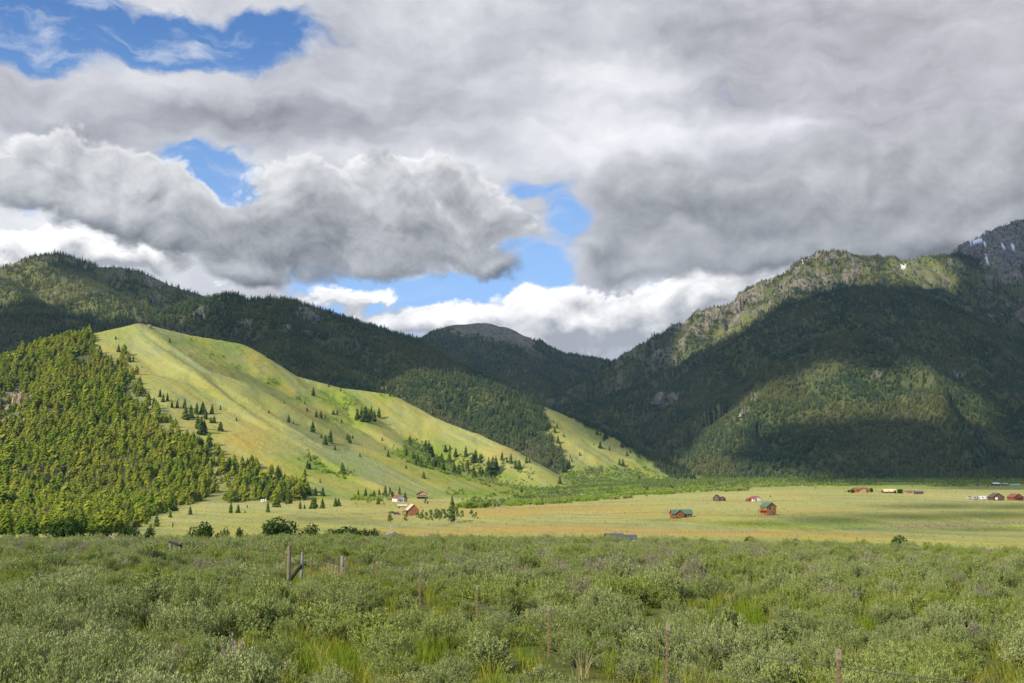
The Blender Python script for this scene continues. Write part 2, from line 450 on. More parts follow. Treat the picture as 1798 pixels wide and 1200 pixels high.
def hit(px, py, rmin=0.0):
    """The point of the land seen at a place of the photograph, looking past everything nearer than rmin."""
    d = dirpix(px, py)
    th = math.atan2(d[0], d[1])
    t = d[2] / math.hypot(d[0], d[1])
    a = np.interp(th, ang, np.arange(len(ang)))
    j = min(int(a), len(ang) - 2)
    f = a - j
    prof = TZ[:, j] * (1 - f) + TZ[:, j + 1] * f
    e = (prof - EYE) / rad - t
    ok = np.where((e[1:] >= 0) & (e[:-1] < 0) & (rad[1:] > rmin))[0]
    if len(ok):
        i = ok[0]
        s = -e[i] / (e[i + 1] - e[i])
        r = rad[i] + s * (rad[i + 1] - rad[i])
    else:
        m = rad > max(rmin, 15)
        i = np.argmax(np.where(m & (rad < 9000), e, -9))
        r = rad[i]
    x, y = math.sin(th) * r, math.cos(th) * r
    return np.array([x, y, gz(x, y)])


# what the camera can see of the sheet (used to decide what is worth planting)
tanE = (TZ - EYE) / RR
run = np.maximum.accumulate(tanE, axis=0)
PX, PY, FW = project(TX, TY, TZ)
head = 16.0 / RR
VIS = (tanE + head >= run) & (FW > 0) & (PX > -300) & (PX < 2100) & (RR > 14)

# ---- ground cover, drawn as regions of the land, with ragged edges
jx = 14 * fbm(TX / 60, TY / 60, 201, 3) + 5 * fbm(TX / 9, TY / 9, 202, 2)
jy = 9 * fbm(TX / 60, TY / 60, 203, 3) + 3 * fbm(TX / 9, TY / 9, 204, 2)
jv = np.where((TC == 1) & (RR < 1500), .30, 1.0)
QX, QY = PX + jx * jv, PY + jy * jv * np.where(jv < 1, .45, 1.0)
cidx = {n: i for i, n in enumerate(COMPS)}
isA, isE, isV = TC == cidx['A'], TC == cidx['E'], TC == cidx['valley']
front = FW > 0


def reg(poly, exact=False):
    return inpoly(PX if exact else QX, PY if exact else QY, poly) & front


def spots(lst, mask):
    out = np.zeros(TX.shape)
    for (cx, cy, sx, sy, a) in lst:
        out = np.maximum(out, a * np.exp(-(((QX - cx) / sx) ** 2 + ((QY - cy) / sy) ** 2)))
    return out * mask * front


FOREST_A = [(-400, 760), (-60, 655), (0, 633), (60, 608), (120, 580), (150, 566), (175, 566), (160, 590), (165, 610), (195, 650), (215, 672), (222, 700), (245, 722), (258, 745), (285, 765), (320, 785), (352, 800), (368, 835), (372, 862), (350, 880), (330, 888), (305, 888), (290, 900), (262, 908), (245, 928), (200, 945), (-400, 960)]
FOREST_A2 = [(372, 870), (375, 838), (395, 815), (430, 812), (455, 820), (490, 838), (520, 850), (535, 868), (530, 878), (480, 884), (440, 878), (400, 884)]
FOREST_E = [(660, 700), (690, 660), (742, 620), (850, 645), (925, 680), (945, 700), (952, 730), (962, 770), (985, 800), (1000, 830), (960, 850), (700, 760)]
FOREST_E2 = [(925, 676), (960, 690), (1000, 705), (1050, 730), (1100, 765), (1150, 800), (1200, 830), (1220, 850), (1190, 848), (1140, 812), (1110, 795), (1075, 770), (1040, 752), (1000, 735), (960, 712), (930, 696)]
forest = np.zeros(TX.shape)
for n, v in (('B', .8), ('M', 1.), ('C', 1.), ('D', .95), ('F', .95), ('G', .40), ('H', 1.), ('I', 1.)):
    forest = np.where(TC == cidx[n], v, forest)
forest = np.where(isA & (reg(FOREST_A)), 1.0, forest)
forest = np.where((isA | isV) & reg(FOREST_A) & (RR > 560), 1.0, forest)
forest = np.where((isA | isV) & reg(FOREST_A2) & (RR > 700), .55, forest)
forest = np.where(isA & ~reg(FOREST_A) & inpoly(QX - 36, QY, FOREST_A) & (QY < 880) & (QY > 620), .22, forest)
forest = np.where(isE & (reg(FOREST_E) | reg(FOREST_E2)), 1.0, forest)
# behind the hill's crest, out of sight, the woods go on
forest = np.where(isA & (FW > 0) & (RR > 2080), .6, forest)
# clearings
clr = fbm(TX / 140, TY / 140, 301, 4)
for n, th in (('B', .22), ('F', .46)):
    m = TC == cidx[n]
    forest = np.where(m & (clr > th), forest * .25, forest)
dtop = (TC == cidx['D']) & reg([(770, 575), (805, 550), (860, 545), (900, 570), (945, 600), (935, 612), (900, 606), (860, 595), (820, 588)])
forest[dtop] = 0.02
green_strip = (TC == cidx['F']) & reg([(1215, 622), (1300, 560), (1345, 535), (1350, 545), (1290, 585), (1230, 622)])
forest[green_strip] = .12
strip2 = (TC == cidx['F']) & reg([(1545, 470), (1590, 445), (1640, 455), (1680, 500), (1640, 510), (1580, 490)])
forest[strip2] = .15
floor_f = forest.copy()
for n in 'BFGC':
    floor_f = np.where((TC == cidx[n]) & (floor_f < .7), .93, floor_f)
floor_f[dtop] = .3
floor_f[green_strip | strip2] = .7
rockm = np.zeros(TX.shape)
rockn = ridged(TX / 85, TY / 85, 311, 4) + .6 * fbm(TX / 20, TY / 20, 313, 2)
mF = (TC == cidx['F'])
rockm = np.where(mF & reg([(1170, 575), (1250, 530), (1330, 500), (1400, 440), (1470, 440), (1540, 460), (1500, 490), (1400, 520), (1330, 545), (1270, 575), (1200, 590)]) & (rockn > -.25), 1.0, rockm)
rockm = np.where(mF & reg([(1580, 450), (1680, 450), (1690, 510), (1600, 490)]) & (rockn > .15), 1.0, rockm)
rockm = np.where((TC == cidx['G']) & (PY < 470) & front, 1.0, rockm)
rockm = np.where((TC == cidx['G']) & (rockn > .2), 1.0, rockm)
rockm = np.where(mF & (rockn > .30), .75, rockm)
rockm = np.where((TC == cidx['B']) & (rockn > .50), .65, rockm)
rockm = np.where(dtop, .9, rockm)
ROCKSPOTS = [(350, 552, 14, 12, 1.), (538, 553, 26, 12, 1.), (505, 577, 9, 9, 1.), (430, 570, 20, 6, .8), (1165, 698, 34, 12, 1.), (1322, 700, 10, 10, 1.), (1310, 722, 18, 10, .8), (1545, 660, 9, 9, 1.), (1595, 652, 8, 8, 1.), (1680, 660, 16, 8, 1.), (1500, 572, 20, 4, .7), (25, 460, 20, 6, .8), (155, 470, 14, 4, 1.), (235, 462, 16, 5, 1.), (265, 495, 16, 12, .9), (225, 468, 8, 6, 1.), (925, 655, 20, 5, .6), (245, 566, 12, 12, .8), (815, 618, 8, 6, .8), (1230, 592, 14, 8, .9), (10, 740, 20, 30, .5), (25, 700, 30, 26, 1.1), (28, 732, 34, 26, 1.2)]
rs = spots(ROCKSPOTS, (TC >= 2))
rockm = np.maximum(rockm, np.where(rs + .25 * rockn * (rs > .15) > .45, 1.0, 0))
forest = np.where(rockm > .5, forest * np.where(TC == cidx['F'], .26, .25), forest)
forest = np.where(isA & (forest > .9), forest * np.clip(.95 + 1.3 * fbm(TX / 45, TY / 45, 361, 3), .12, 1.25), forest)
snow = spots([(1715, 421, 16, 4, 1.3), (1735, 412, 6, 2, 1.), (1772, 430, 11, 6, 1.3), (1790, 430, 3, 4, 1.), (1738, 452, 8, 2, 1.), (1590, 465, 6, 2, 1.0), (1586, 476, 3, 2, .8), (1500, 491, 6, 2, 1.), (1452, 436, 8, 3, 1.), (1425, 444, 7, 5, .9), (1418, 456, 3, 8, .8)], (TC >= 7))
snow = np.where(snow + .25 * fbm(TX / 18, TY / 18, 331, 3) > .55, 1.0, 0.0)
lush = spots([(600, 705, 38, 22, 1.), (625, 735, 30, 22, 1.), (575, 690, 25, 10, .9), (760, 800, 70, 26, .9), (700, 795, 22, 14, .8), (840, 838, 90, 14, .8), (570, 825, 50, 12, .9), (530, 810, 20, 8, .7), (610, 838, 30, 10, .7), (460, 665, 22, 8, .6), (400, 600, 60, 18, .55), (640, 875, 40, 12, .8), (680, 695, 20, 6, .8), (850, 868, 110, 8, .9), (960, 860, 130, 14, .8), (1090, 835, 110, 16, .8), (1130, 800, 30, 20, .8), (1200, 858, 90, 8, .8), (1040, 760, 20, 30, .3), (1350, 845, 170, 8, .9), (1600, 850, 260, 7, .9), (190, 575, 60, 20, .45), (335, 600, 26, 7, .8), (375, 626, 22, 7, .8), (415, 644, 26, 7, .85), (478, 672, 24, 8, .85), (530, 702, 24, 8, .8), (580, 735, 24, 8, .8), (560, 868, 50, 8, .6), (830, 866, 60, 6, 1.)], isA | isE | isV | (TC == cidx['I']))
lush = np.maximum(lush, np.where((TC == cidx['B']) & (fbm(TX / 120, TY / 120, 341, 3) > .26), .45, 0))
lush = np.maximum(lush, np.where(green_strip | strip2, .2, 0))
lush = np.maximum(lush, isV * front * .5 * sstep(QY, 914, 918) * (1 - sstep(QY, 926, 930)) * sstep(QX, 1190, 1330))
dry = spots([(760, 934, 120, 8, .8), (950, 930, 160, 9, 1.1), (1100, 934, 150, 7, 1.1), (1300, 938, 160, 5, 1.), (1480, 941, 90, 4, .9), (880, 900, 100, 8, .9), (1000, 893, 150, 6, .9), (1150, 905, 120, 4, .6), (700, 905, 60, 7, .5), (760, 888, 110, 6, .5), (1430, 897, 90, 5, .5), (430, 770, 40, 26, .55), (340, 745, 30, 16, .4), (880, 795, 40, 10, .5), (640, 790, 20, 8, .3), (560, 725, 40, 10, .3), (650, 880, 90, 4, .5), (1380, 870, 40, 3, .6), (1280, 880, 60, 3, .5)], isA | isV)
gravel = spots([(1640, 923, 120, 6, 1.), (1760, 918, 90, 4, .9), (515, 905, 24, 3, .6)], isV)
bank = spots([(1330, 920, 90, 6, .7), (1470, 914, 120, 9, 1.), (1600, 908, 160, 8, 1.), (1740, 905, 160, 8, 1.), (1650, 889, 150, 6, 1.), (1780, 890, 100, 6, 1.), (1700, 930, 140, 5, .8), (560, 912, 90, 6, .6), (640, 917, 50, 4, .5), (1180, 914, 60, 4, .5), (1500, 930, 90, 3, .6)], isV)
FLANK_SHADE = [(240, 566), (333, 626), (400, 682), (470, 726), (530, 764), (600, 802), (620, 780), (600, 752), (550, 722), (500, 692), (433, 656), (367, 636), (300, 594)]
bank = np.where(isA & inpoly(PX + .5 * jx, PY + .5 * jy, FLANK_SHADE), .38, bank)  # shade of the flank beside the crest, painted as a darker tint
pale = isV * front * sstep(RR, 560, 760) * np.clip(.75 + .8 * fbm(TX / 90, TY / 70, 371, 3), 0, 1)
scr = rockn + .8 * fbm(TX / 6, TY / 6, 351, 2)
gravel = np.where(gravel > .35, gravel, 0)
for line in ([(1085, 926), (1130, 920), (1175, 912), (1190, 909)], [(905, 905), (1000, 903), (1150, 899), (1180, 898)], [(1215, 881), (1250, 880), (1330, 881), (1480, 876), (1700, 881)], [(1360, 906), (1500, 899), (1660, 884), (1730, 880)], [(600, 912), (690, 905), (730, 906), (815, 900)], [(745, 880), (790, 884), (900, 893), (1060, 889)], [(520, 903), (640, 903), (700, 900)]):
    for (x1, y1), (x2, y2) in zip(line[:-1], line[1:]):
        t_ = np.clip(((PX - x1) * (x2 - x1) + (PY - y1) * (y2 - y1)) / ((x2 - x1) ** 2 + (y2 - y1) ** 2), 0, 1)
        d_ = np.hypot((PX - x1 - t_ * (x2 - x1)) * .35, PY + .25 * jy - y1 - t_ * (y2 - y1))
        gravel = np.where(isV & front & (d_ < .55), np.maximum(gravel, .55), gravel)


def build_terrain():
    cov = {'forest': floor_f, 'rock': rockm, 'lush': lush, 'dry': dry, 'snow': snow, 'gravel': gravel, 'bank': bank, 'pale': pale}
    nr, nc = TX.shape
    idx = np.arange(nr * nc).reshape(nr, nc)
    quads = np.stack([idx[:-1, :-1], idx[:-1, 1:], idx[1:, 1:], idx[1:, :-1]], axis=-1).reshape(-1, 4)[:, ::-1]
    fc = TC[:-1, :-1].ravel()
    V = np.stack([TX.ravel(), TY.ravel(), TZ.ravel()], axis=1)
    info = {
        'ground': ('ground', 'sagebrush flat sloping gently down to its edge above the valley'),
        'valley': ('valley_floor', 'pale green and ochre valley floor with low terraces behind the sagebrush flat'),
        'A': ('grassy_hill', 'sunlit yellow-green grass hill with parallel spurs above the valley floor'),
        'B': ('mountain', 'forested mountain with a rounded dark summit far behind the grass hill'),
        'M': ('forested_hill', 'low shaded wooded shoulder just behind the forested end of the grass hill'),
        'C': ('forested_hill', 'dark wooded ridge in cloud shade directly behind the grass hill'),
        'E': ('forested_hill', 'partly wooded nose with one open grassy flank at the valley mouth'),
        'D': ('mountain', 'distant flat-topped mountain with a bare grey slope closing the valley'),
        'F': ('mountain', 'rocky sunlit crest streaked with snow above the dark wooded slopes'),
        'G': ('mountain', 'high bare grey peak with snow patches at the edge of the clouds'),
        'H': ('mountain', 'dark wooded dome in cloud shade below the rocky crest'),
        'I': ('mountain', 'big wooded foreslope with a sunlit patch rising behind the far houses'),
    }
    for ci, cn in enumerate(COMPS):
        q = quads[fc == ci]
        if not len(q):
            continue
        used = np.unique(q)
        remap = np.full(nr * nc, -1)
        remap[used] = np.arange(len(used))
        q = remap[q]
        me = bpy.data.meshes.new(info[cn][0])
        me.vertices.add(len(used))
        me.vertices.foreach_set('co', V[used].ravel().astype(np.float32))
        me.loops.add(len(q) * 4)
        me.loops.foreach_set('vertex_index', q.ravel().astype(np.int32))
        me.polygons.add(len(q))
        me.polygons.foreach_set('loop_start', np.arange(0, len(q) * 4, 4, dtype=np.int32))
        me.polygons.foreach_set('use_smooth', np.ones(len(q), bool))
        me.update(calc_edges=True)
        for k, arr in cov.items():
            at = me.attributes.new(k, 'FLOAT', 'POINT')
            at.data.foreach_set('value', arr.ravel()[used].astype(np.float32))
        me.materials.append(MAT_GROUND if cn == 'ground' else MAT_LAND)
        o = bpy.data.objects.new(info[cn][0], me)
        C.objects.link(o)
        tag(o, info[cn][1], 'ground' if cn == 'ground' else 'valley' if cn == 'valley' else 'hill' if 'hill' in info[cn][0] else 'mountain', kind='structure')


def new_mat(name):
    m = bpy.data.materials.new(name)
    m.use_nodes = True
    t = m.node_tree
    t.nodes.clear()
    return m, NT(t)


def finish(N, col, rough=0.9, bump=None, bdist=0.1, trans=0.0, spec=0.2, metal=0.0):
    b = N.new('ShaderNodeBsdfPrincipled', {'Roughness': rough, 'Specular IOR Level': spec, 'Metallic': metal})
    if isinstance(col, bpy.types.NodeSocket):
        N.t.links.new(col, b.inputs['Base Color'])
    else:
        b.inputs['Base Color'].default_value = (*col, 1)
    if bump is not None:
        bn = N.new('ShaderNodeBump', {'Height': bump, 'Strength': 1.0, 'Distance': bdist})
        N.t.links.new(bn.outputs[0], b.inputs['Normal'])
    sh = b.outputs[0]
    if trans > 0:
        tr = N.new('ShaderNodeBsdfTranslucent')
        if isinstance(col, bpy.types.NodeSocket):
            N.t.links.new(col, tr.inputs[0])
        else:
            tr.inputs[0].default_value = (*col, 1)
        mx = N.new('ShaderNodeMixShader', {0: trans, 1: b.outputs[0], 2: tr.outputs[0]})
        sh = mx.outputs[0]
    N.new('ShaderNodeOutputMaterial', {'Surface': sh})


def land_material():
    m, N = new_mat('hillside grass forest floor and rock')
    geo = N.new('ShaderNodeNewGeometry')
    P = geo.outputs['Position']
    big = N.noise(P, 0.006, 5, .6)
    mid = N.noise(P, 0.035, 5, .6)
    fine = N.noise(P, 0.35, 4, .65)
    dots = N.noise(P, 0.9, 2, .5)
    grass = N.mix(N.maprange(big, .38, .62), (.325, .305, .055), (.300, .305, .105))
    grass = N.mix(N.maprange(mid, .50, .68, 0, .75), grass, (.345, .265, .070))
    grass = N.mix(N.maprange(N.noise(P, .018, 5, .6), .52, .66, 0, .7), grass, (.205, .250, .100))
    grass = N.mix(N.maprange(dots, .54, .68, 0, .70), grass, (.085, .115, .035))
    grass = N.mix(N.maprange(fine, .35, .65, 0, .35), grass, (.36, .35, .12))
    rot = N.new('ShaderNodeMapping', {'Vector': P, 'Rotation': (0, 0, R(46))}).outputs[0]
    stv = N.noise(N.vmath('MULTIPLY', rot, (.0035, .026, .004)), 1.0, 5, .62)
    stw = N.noise(N.vmath('MULTIPLY', rot, (.0060, .060, .006)), 1.0, 4, .6)
    grass = N.mix(N.maprange(stv, .50, .62, 0, .80), grass, (.215, .245, .115))
    grass = N.mix(N.maprange(stv, .48, .36, 0, .70), grass, (.345, .285, .060))
    grass = N.mix(N.maprange(stw, .53, .66, 0, .60), grass, (.370, .365, .130))
    grass = N.mix(N.maprange(stw, .46, .36, 0, .55), grass, (.190, .220, .060))
    grass = N.mix(N.math('MULTIPLY', N.attr('pale'), .6), grass, (.400, .378, .150))
    lushc = N.mix(N.maprange(fine, .4, .62), (.115, .215, .016), (.210, .290, .020))
    col = N.mix(N.math('MULTIPLY', N.attr('lush'), .85), grass, lushc)
    dryc = N.mix(N.maprange(mid, .4, .62), (.41, .270, .065), (.36, .275, .095))
    col = N.mix(N.attr('dry'), col, dryc)
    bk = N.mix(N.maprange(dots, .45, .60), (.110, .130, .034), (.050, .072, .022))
    col = N.mix(N.math('MULTIPLY', N.attr('bank'), .9), col, bk)  # olive terrace banks, plus the shade tinted on the hill flank
    grav = N.mix(N.maprange(dots, .42, .58), (.30, .235, .15), (.12, .12, .05))
    col = N.mix(N.attr('gravel'), col, grav)
    ff = N.mix(N.maprange(fine, .4, .65), (.062, .080, .024), (.125, .125, .058))
    col = N.mix(N.attr('forest'), col, ff)
    rk = N.mix(N.maprange(N.noise(P, .05, 6, .7), .35, .65), (.095, .090, .080), (.270, .230, .170))
    rk = N.mix(N.maprange(N.noise(P, .3, 3, .6), .48, .62, 0, .5), rk, (.10, .11, .06))
    col = N.mix(N.attr('rock'), col, rk)
    col = N.mix(N.attr('snow'), col, (.86, .88, .92))
    bmp = N.math('ADD', N.math('MULTIPLY', fine, .9), N.math('MULTIPLY', N.noise(P, .06, 4, .6), 3.5))
    finish(N, col, .95, bmp, 1.0, spec=.05)
    return m


def ground_material():
    m, N = new_mat('sagebrush flat soil and grass')
    geo = N.new('ShaderNodeNewGeometry')
    P = geo.outputs['Position']
    n1 = N.noise(P, .25, 5, .6)
    n2 = N.noise(P, 5, 4, .6)
    col = N.mix(N.maprange(n1, .4, .6), (.075, .095, .024), (.070, .066, .030))
    col = N.mix(N.maprange(n2, .4, .65), col, (.13, .135, .038))
    finish(N, col, .95, n2, .06, spec=.05)
    return m


MAT_LAND = land_material()
MAT_GROUND = ground_material()
build_terrain()


# ---------------------------------------------------------------- plants: materials
def leaf_material(name, a, b, c=None, pscale=.02, trans=.25, rough=.75, per_leaf=True, spec=.15):
    """Foliage: colour varies from plant to plant, in drifts over the land, and a little from leaf to leaf."""
    m, N = new_mat(name)
    oi = N.new('ShaderNodeObjectInfo')
    col = N.mix(oi.outputs['Random'], a, b)
    geo = N.new('ShaderNodeNewGeometry')
    if c is not None:
        r2 = N.math('FRACT', N.math('MULTIPLY', oi.outputs['Random'], 17.31))
        n = N.noise(oi.outputs['Location'], pscale, 3, .6)
        col = N.mix(N.math('MULTIPLY', N.maprange(n, .42, .62), N.math('MULTIPLY_ADD', r2, .6, .4)), col, c)
    if per_leaf:
        v = N.attr('tone')
        col = N.mix(1.0, col, N.new('ShaderNodeCombineXYZ', {0: v, 1: v, 2: v}).outputs[0], 'MULTIPLY')
    finish(N, col, rough, trans=trans, spec=spec)
    return m


def plain_material(name, a, b=None, scale=4.0, rough=.85, bump=0.0, spec=.2, metal=0.0):
    m, N = new_mat(name)
    col = a
    bm = None
    tc = N.new('ShaderNodeTexCoord')
    n = N.noise(tc.outputs['Object'], scale, 5, .6)
    if b is not None:
        col = N.mix(N.maprange(n, .35, .65), a, b)
    if bump:
        bm = n
    finish(N, col, rough, bm, bump, spec=spec, metal=metal)
    return m


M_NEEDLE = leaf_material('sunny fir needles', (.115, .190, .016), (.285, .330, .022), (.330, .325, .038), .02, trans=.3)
M_NEEDLE_D = leaf_material('shade-toned fir needles', (.042, .098, .056), (.125, .178, .052), (.200, .205, .066), .006, trans=.3)  # far woods: cloud shade and blue distance toned into the needle colour
M_LONE = leaf_material('lone fir needles', (.075, .130, .024), (.125, .175, .028), None, trans=.25)
M_SNAG = leaf_material('grey dead twigs', (.17, .145, .125), (.22, .19, .155), None, trans=0.0)
M_BARK = plain_material('fir bark', (.075, .055, .040), (.12, .09, .065), 2)
M_SAGE = leaf_material('sagebrush leaves', (.232, .282, .092), (.350, .378, .158), (.270, .325, .055), .12, trans=.20)
M_SAGE_DRY = leaf_material('dry sagebrush twigs', (.270, .240, .155), (.320, .290, .190), None, trans=.15)
M_STEM = plain_material('sagebrush stems', (.105, .085, .065), (.16, .135, .11), 8)
M_GRASS = leaf_material('bright grass blades', (.165, .255, .020), (.260, .315, .028), (.330, .305, .050), .10, trans=.4)
M_STRAW = leaf_material('straw coloured grass', (.42, .35, .13), (.50, .42, .20), None, trans=.3)
M_WILLOW = leaf_material('dark willow leaves', (.035, .075, .012), (.055, .100, .015), None, trans=.3)
M_BRUSH = leaf_material('light creek brush leaves', (.240, .390, .028), (.350, .460, .055), (.400, .410, .140), .02, trans=.35)
M_ASPEN = leaf_material('aspen leaves', (.150, .240, .035), (.220, .290, .050), None, trans=.35)
M_ASPBARK = plain_material('pale aspen bark', (.52, .48, .38), (.36, .33, .26), 3)


class MB:
    """Collects shapes and links them as one mesh."""
    def __init__(self):
        self.v, self.f, self.m, self.t = [], [], [], []

    def face(self, pts, mi=0, tone=1.0):
        n = len(self.v)
        self.v.extend([tuple(p) for p in pts])
        self.f.append(tuple(range(n, n + len(pts))))
        self.m.append(mi)
        self.t.extend([tone] * len(pts))

    def box(self, cx, cy, z0, sx, sy, sz, mi=0, rz=0.0, taper=1.0):
        c, s = math.cos(rz), math.sin(rz)
        n = len(self.v)
        for k, (zz, tp) in enumerate(((z0, 1.0), (z0 + sz, taper))):
            for (ax, ay) in ((-1, -1), (1, -1), (1, 1), (-1, 1)):
                x, y = ax * sx / 2 * tp, ay * sy / 2 * tp
                self.v.append((cx + x * c - y * s, cy + x * s + y * c, zz))
        self.t.extend([1.0] * 8)
        for q in ((3, 2, 1, 0), (4, 5, 6, 7), (0, 1, 5, 4), (1, 2, 6, 5), (2, 3, 7, 6), (3, 0, 4, 7)):
            self.f.append(tuple(n + i for i in q))
            self.m.append(mi)

    def tube(self, pts, radii, seg=6, mi=0, cap=True):
        pts = [Vector(p) for p in pts]
        n0 = len(self.v)
        for i, p in enumerate(pts):
            d = (pts[min(i + 1, len(pts) - 1)] - pts[max(i - 1, 0)]).normalized()
            a = d.cross(Vector((0, 0, 1)) if abs(d.z) < .9 else Vector((1, 0, 0))).normalized()
            b = d.cross(a)
            r = radii[i] if hasattr(radii, '__len__') else radii
            for k in range(seg):
                t = 2 * math.pi * k / seg
                self.v.append(tuple(p + a * (r * math.cos(t)) + b * (r * math.sin(t))))
                self.t.append(1.0)
        for i in range(len(pts) - 1):
            for k in range(seg):
                k2 = (k + 1) % seg
                self.f.append((n0 + i * seg + k, n0 + i * seg + k2, n0 + (i + 1) * seg + k2, n0 + (i + 1) * seg + k))
                self.m.append(mi)
        if cap:
            self.f.append(tuple(n0 + k for k in range(seg)))
            self.m.append(mi)
            self.f.append(tuple(n0 + (len(pts) - 1) * seg + k for k in reversed(range(seg))))
            self.m.append(mi)

    def mesh(self, name, mats, smooth=False):
        me = bpy.data.meshes.new(name)
        me.from_pydata(self.v, [], self.f)
        me.polygons.foreach_set('material_index', self.m)
        if smooth:
            me.polygons.foreach_set('use_smooth', [True] * len(self.f))
        at = me.attributes.new('tone', 'FLOAT', 'POINT')
        at.data.foreach_set('value', self.t)
        for mt in mats:
            me.materials.append(mt)
        me.update()
        return me

    def build(self, name, mats, parent=None, smooth=False, link=True):
        if not isinstance(mats, (list, tuple)):
            mats = [mats]
        o = bpy.data.objects.new(name, self.mesh(name, mats, smooth))
        if link:
            C.objects.link(o)
        if parent is not None:
            o.parent = parent
        return o


def empty(name, loc, rz=0.0):
    o = bpy.data.objects.new(name, None)
    C.objects.link(o)
    o.location = loc
    o.rotation_euler = (0, 0, rz)
    o.empty_display_size = .3
    return o


# ---------------------------------------------------------------- plants: shapes (height 1 unless said otherwise)
def conifer_shape(seed, tiers, arms, radius, mats, bare=.06, open_=0.0, full=1.0, blunt=.58):
    r = random.Random(seed)
    b = MB()
    b.tube([(0, 0, -.03), (0, 0, .5), (0, 0, .97)], [.018, .011, .003], 5, 1)
    lean = r.uniform(-.02, .02)
    side = [1 + r.uniform(-.18, .18) for _ in range(8)]
    for k in range(tiers):
        f = (k + r.uniform(-.3, .3)) / tiers
        z = bare + (1 - bare) * max(0, f)
        rad = radius * (1 - f) ** blunt * r.uniform(.72, 1.12) * full
        if f < .12:
            rad *= .72 + 2.2 * f
        rad = max(rad, .012)
        m = max(4, int(arms * (1 - .45 * f)))
        off = r.uniform(0, 6.28)
        for j in range(m):
            if r.random() < open_:
                continue
            t = off + 6.283 * (j + r.uniform(-.3, .3)) / m
            rr = rad * side[int(t * 8 / 6.283) % 8] * r.uniform(.75, 1.15)
            dz = -rr * r.uniform(.45, 1.0)
            w = rr * r.uniform(.32, .5) + .008
            ct, st = math.cos(t), math.sin(t)
            base = (lean * z, 0, z + .02)
            tip = (lean * z + rr * ct, rr * st, z + dz)
            mx, my, mz = rr * .58 * ct + lean * z, rr * .58 * st, z + dz * .42 + .012
            l = (mx - st * w, my + ct * w, mz - .02)
            q = (mx + st * w, my - ct * w, mz - .02)
            tn = r.uniform(.70, 1.28)
            b.face((base, q, tip), 0, tn)
            b.face((base, tip, l), 0, tn * r.uniform(.9, 1.1))
    # leader
    b.face(((-.006, 0, .95), (.006, 0, .95), (0, 0, 1.0)), 0)
    b.face(((0, -.006, .95), (0, .006, .95), (0, 0, 1.0)), 0)
    return b


def snag_shape(seed):
    r = random.Random(seed)
    b = MB()
    b.tube([(0, 0, -.03), (.01, 0, .5), (0, .01, .98)], [.017, .011, .003], 5, 0)
    for k in range(60):
        z = r.uniform(.15, .95)
        t = r.uniform(0, 6.283)
        L = .20 * (1 - z) ** .7 * r.uniform(.5, 1.1) + .01
        c, s = math.cos(t), math.sin(t)
        w = .008 + .03 * L
        b.face(((-s * w, c * w, z), (s * w, -c * w, z), (c * L, s * L, z + r.uniform(-.3, .15) * L)), 0, r.uniform(.7, 1.2))
        b.face(((0, 0, z - w), (0, 0, z + w), (c * L, s * L, z - .1 * L)), 0, r.uniform(.7, 1.2))
    return b


def leafy(b, r, centre, rad, n, size, mi=0, shell=.55, up=.35, tone=(.7, 1.25)):
    """Leaf-sized faces through a rounded clump."""
    for _ in range(n):
        d = Vector((r.gauss(0, 1), r.gauss(0, 1), r.gauss(0, 1))).normalized()
        k = (shell + (1 - shell) * r.random()) ** 1.0
        p = Vector((centre[0] + d.x * rad[0] * k, centre[1] + d.y * rad[1] * k, centre[2] + d.z * rad[2] * k))
        nn = (d + Vector((r.gauss(0, .5), r.gauss(0, .5), up + r.gauss(0, .5)))).normalized()
        a = nn.orthogonal().normalized()
        a = Matrix.Rotation(r.uniform(0, 6.28), 3, nn) @ a
        c = nn.cross(a)
        s = size * r.uniform(.6, 1.3)
        b.face((p - a * s, p + c * s * .6, p + a * s, p - c * s * .6), mi, r.uniform(*tone))


def bush_shape(seed, lobes=9, leaves=150, size=.045, width=.5, flat=1.0):
    r = random.Random(seed)
    b = MB()
    for k in range(lobes):
        t = 6.283 * k / lobes + r.uniform(-.4, .4)
        d = width * r.uniform(.15, .68)
        z = r.uniform(.25, .72) if d > width * .4 else r.uniform(.45, .78)
        rr = r.uniform(.20, .30)
        c = (d * math.cos(t), d * math.sin(t), z * flat)
        b.tube([(0, 0, -.03), (c[0] * .5, c[1] * .5, c[2] * .55), c], [.02, .012, .005], 4, 1)
        leafy(b, r, c, (rr, rr, rr * .9), leaves, size)
    leafy(b, r, (0, 0, .3), (width * .8, width * .8, .3), leaves * 2, size)
    return b


def aspen_crown(seed, leaves=520, top=1.0):
    r = random.Random(seed)
    b = MB()
    for k in range(9):
        z = r.uniform(.45, .93)
        d = .17 * (1.25 - z) * 1.6 * r.uniform(.3, 1.0)
        t = r.uniform(0, 6.283)
        rr = r.uniform(.065, .12)
        c = (d * math.cos(t), d * math.sin(t), z)
        leafy(b, r, c, (rr, rr, rr * 1.05), leaves // 9, .030, 0, shell=.2)
        b.tube([(0, 0, z - .12), c], [.007, .003], 4, 1)
    return b


def aspen_trunk(seed):
    r = random.Random(seed)
    b = MB()
    pts = [(r.uniform(-.012, .012) * i, r.uniform(-.012, .012) * i, -.02 + i * .155) for i in range(7)]
    b.tube(pts, [.017, .0145, .013, .011, .009, .006, .003], 6, 0)
    return b


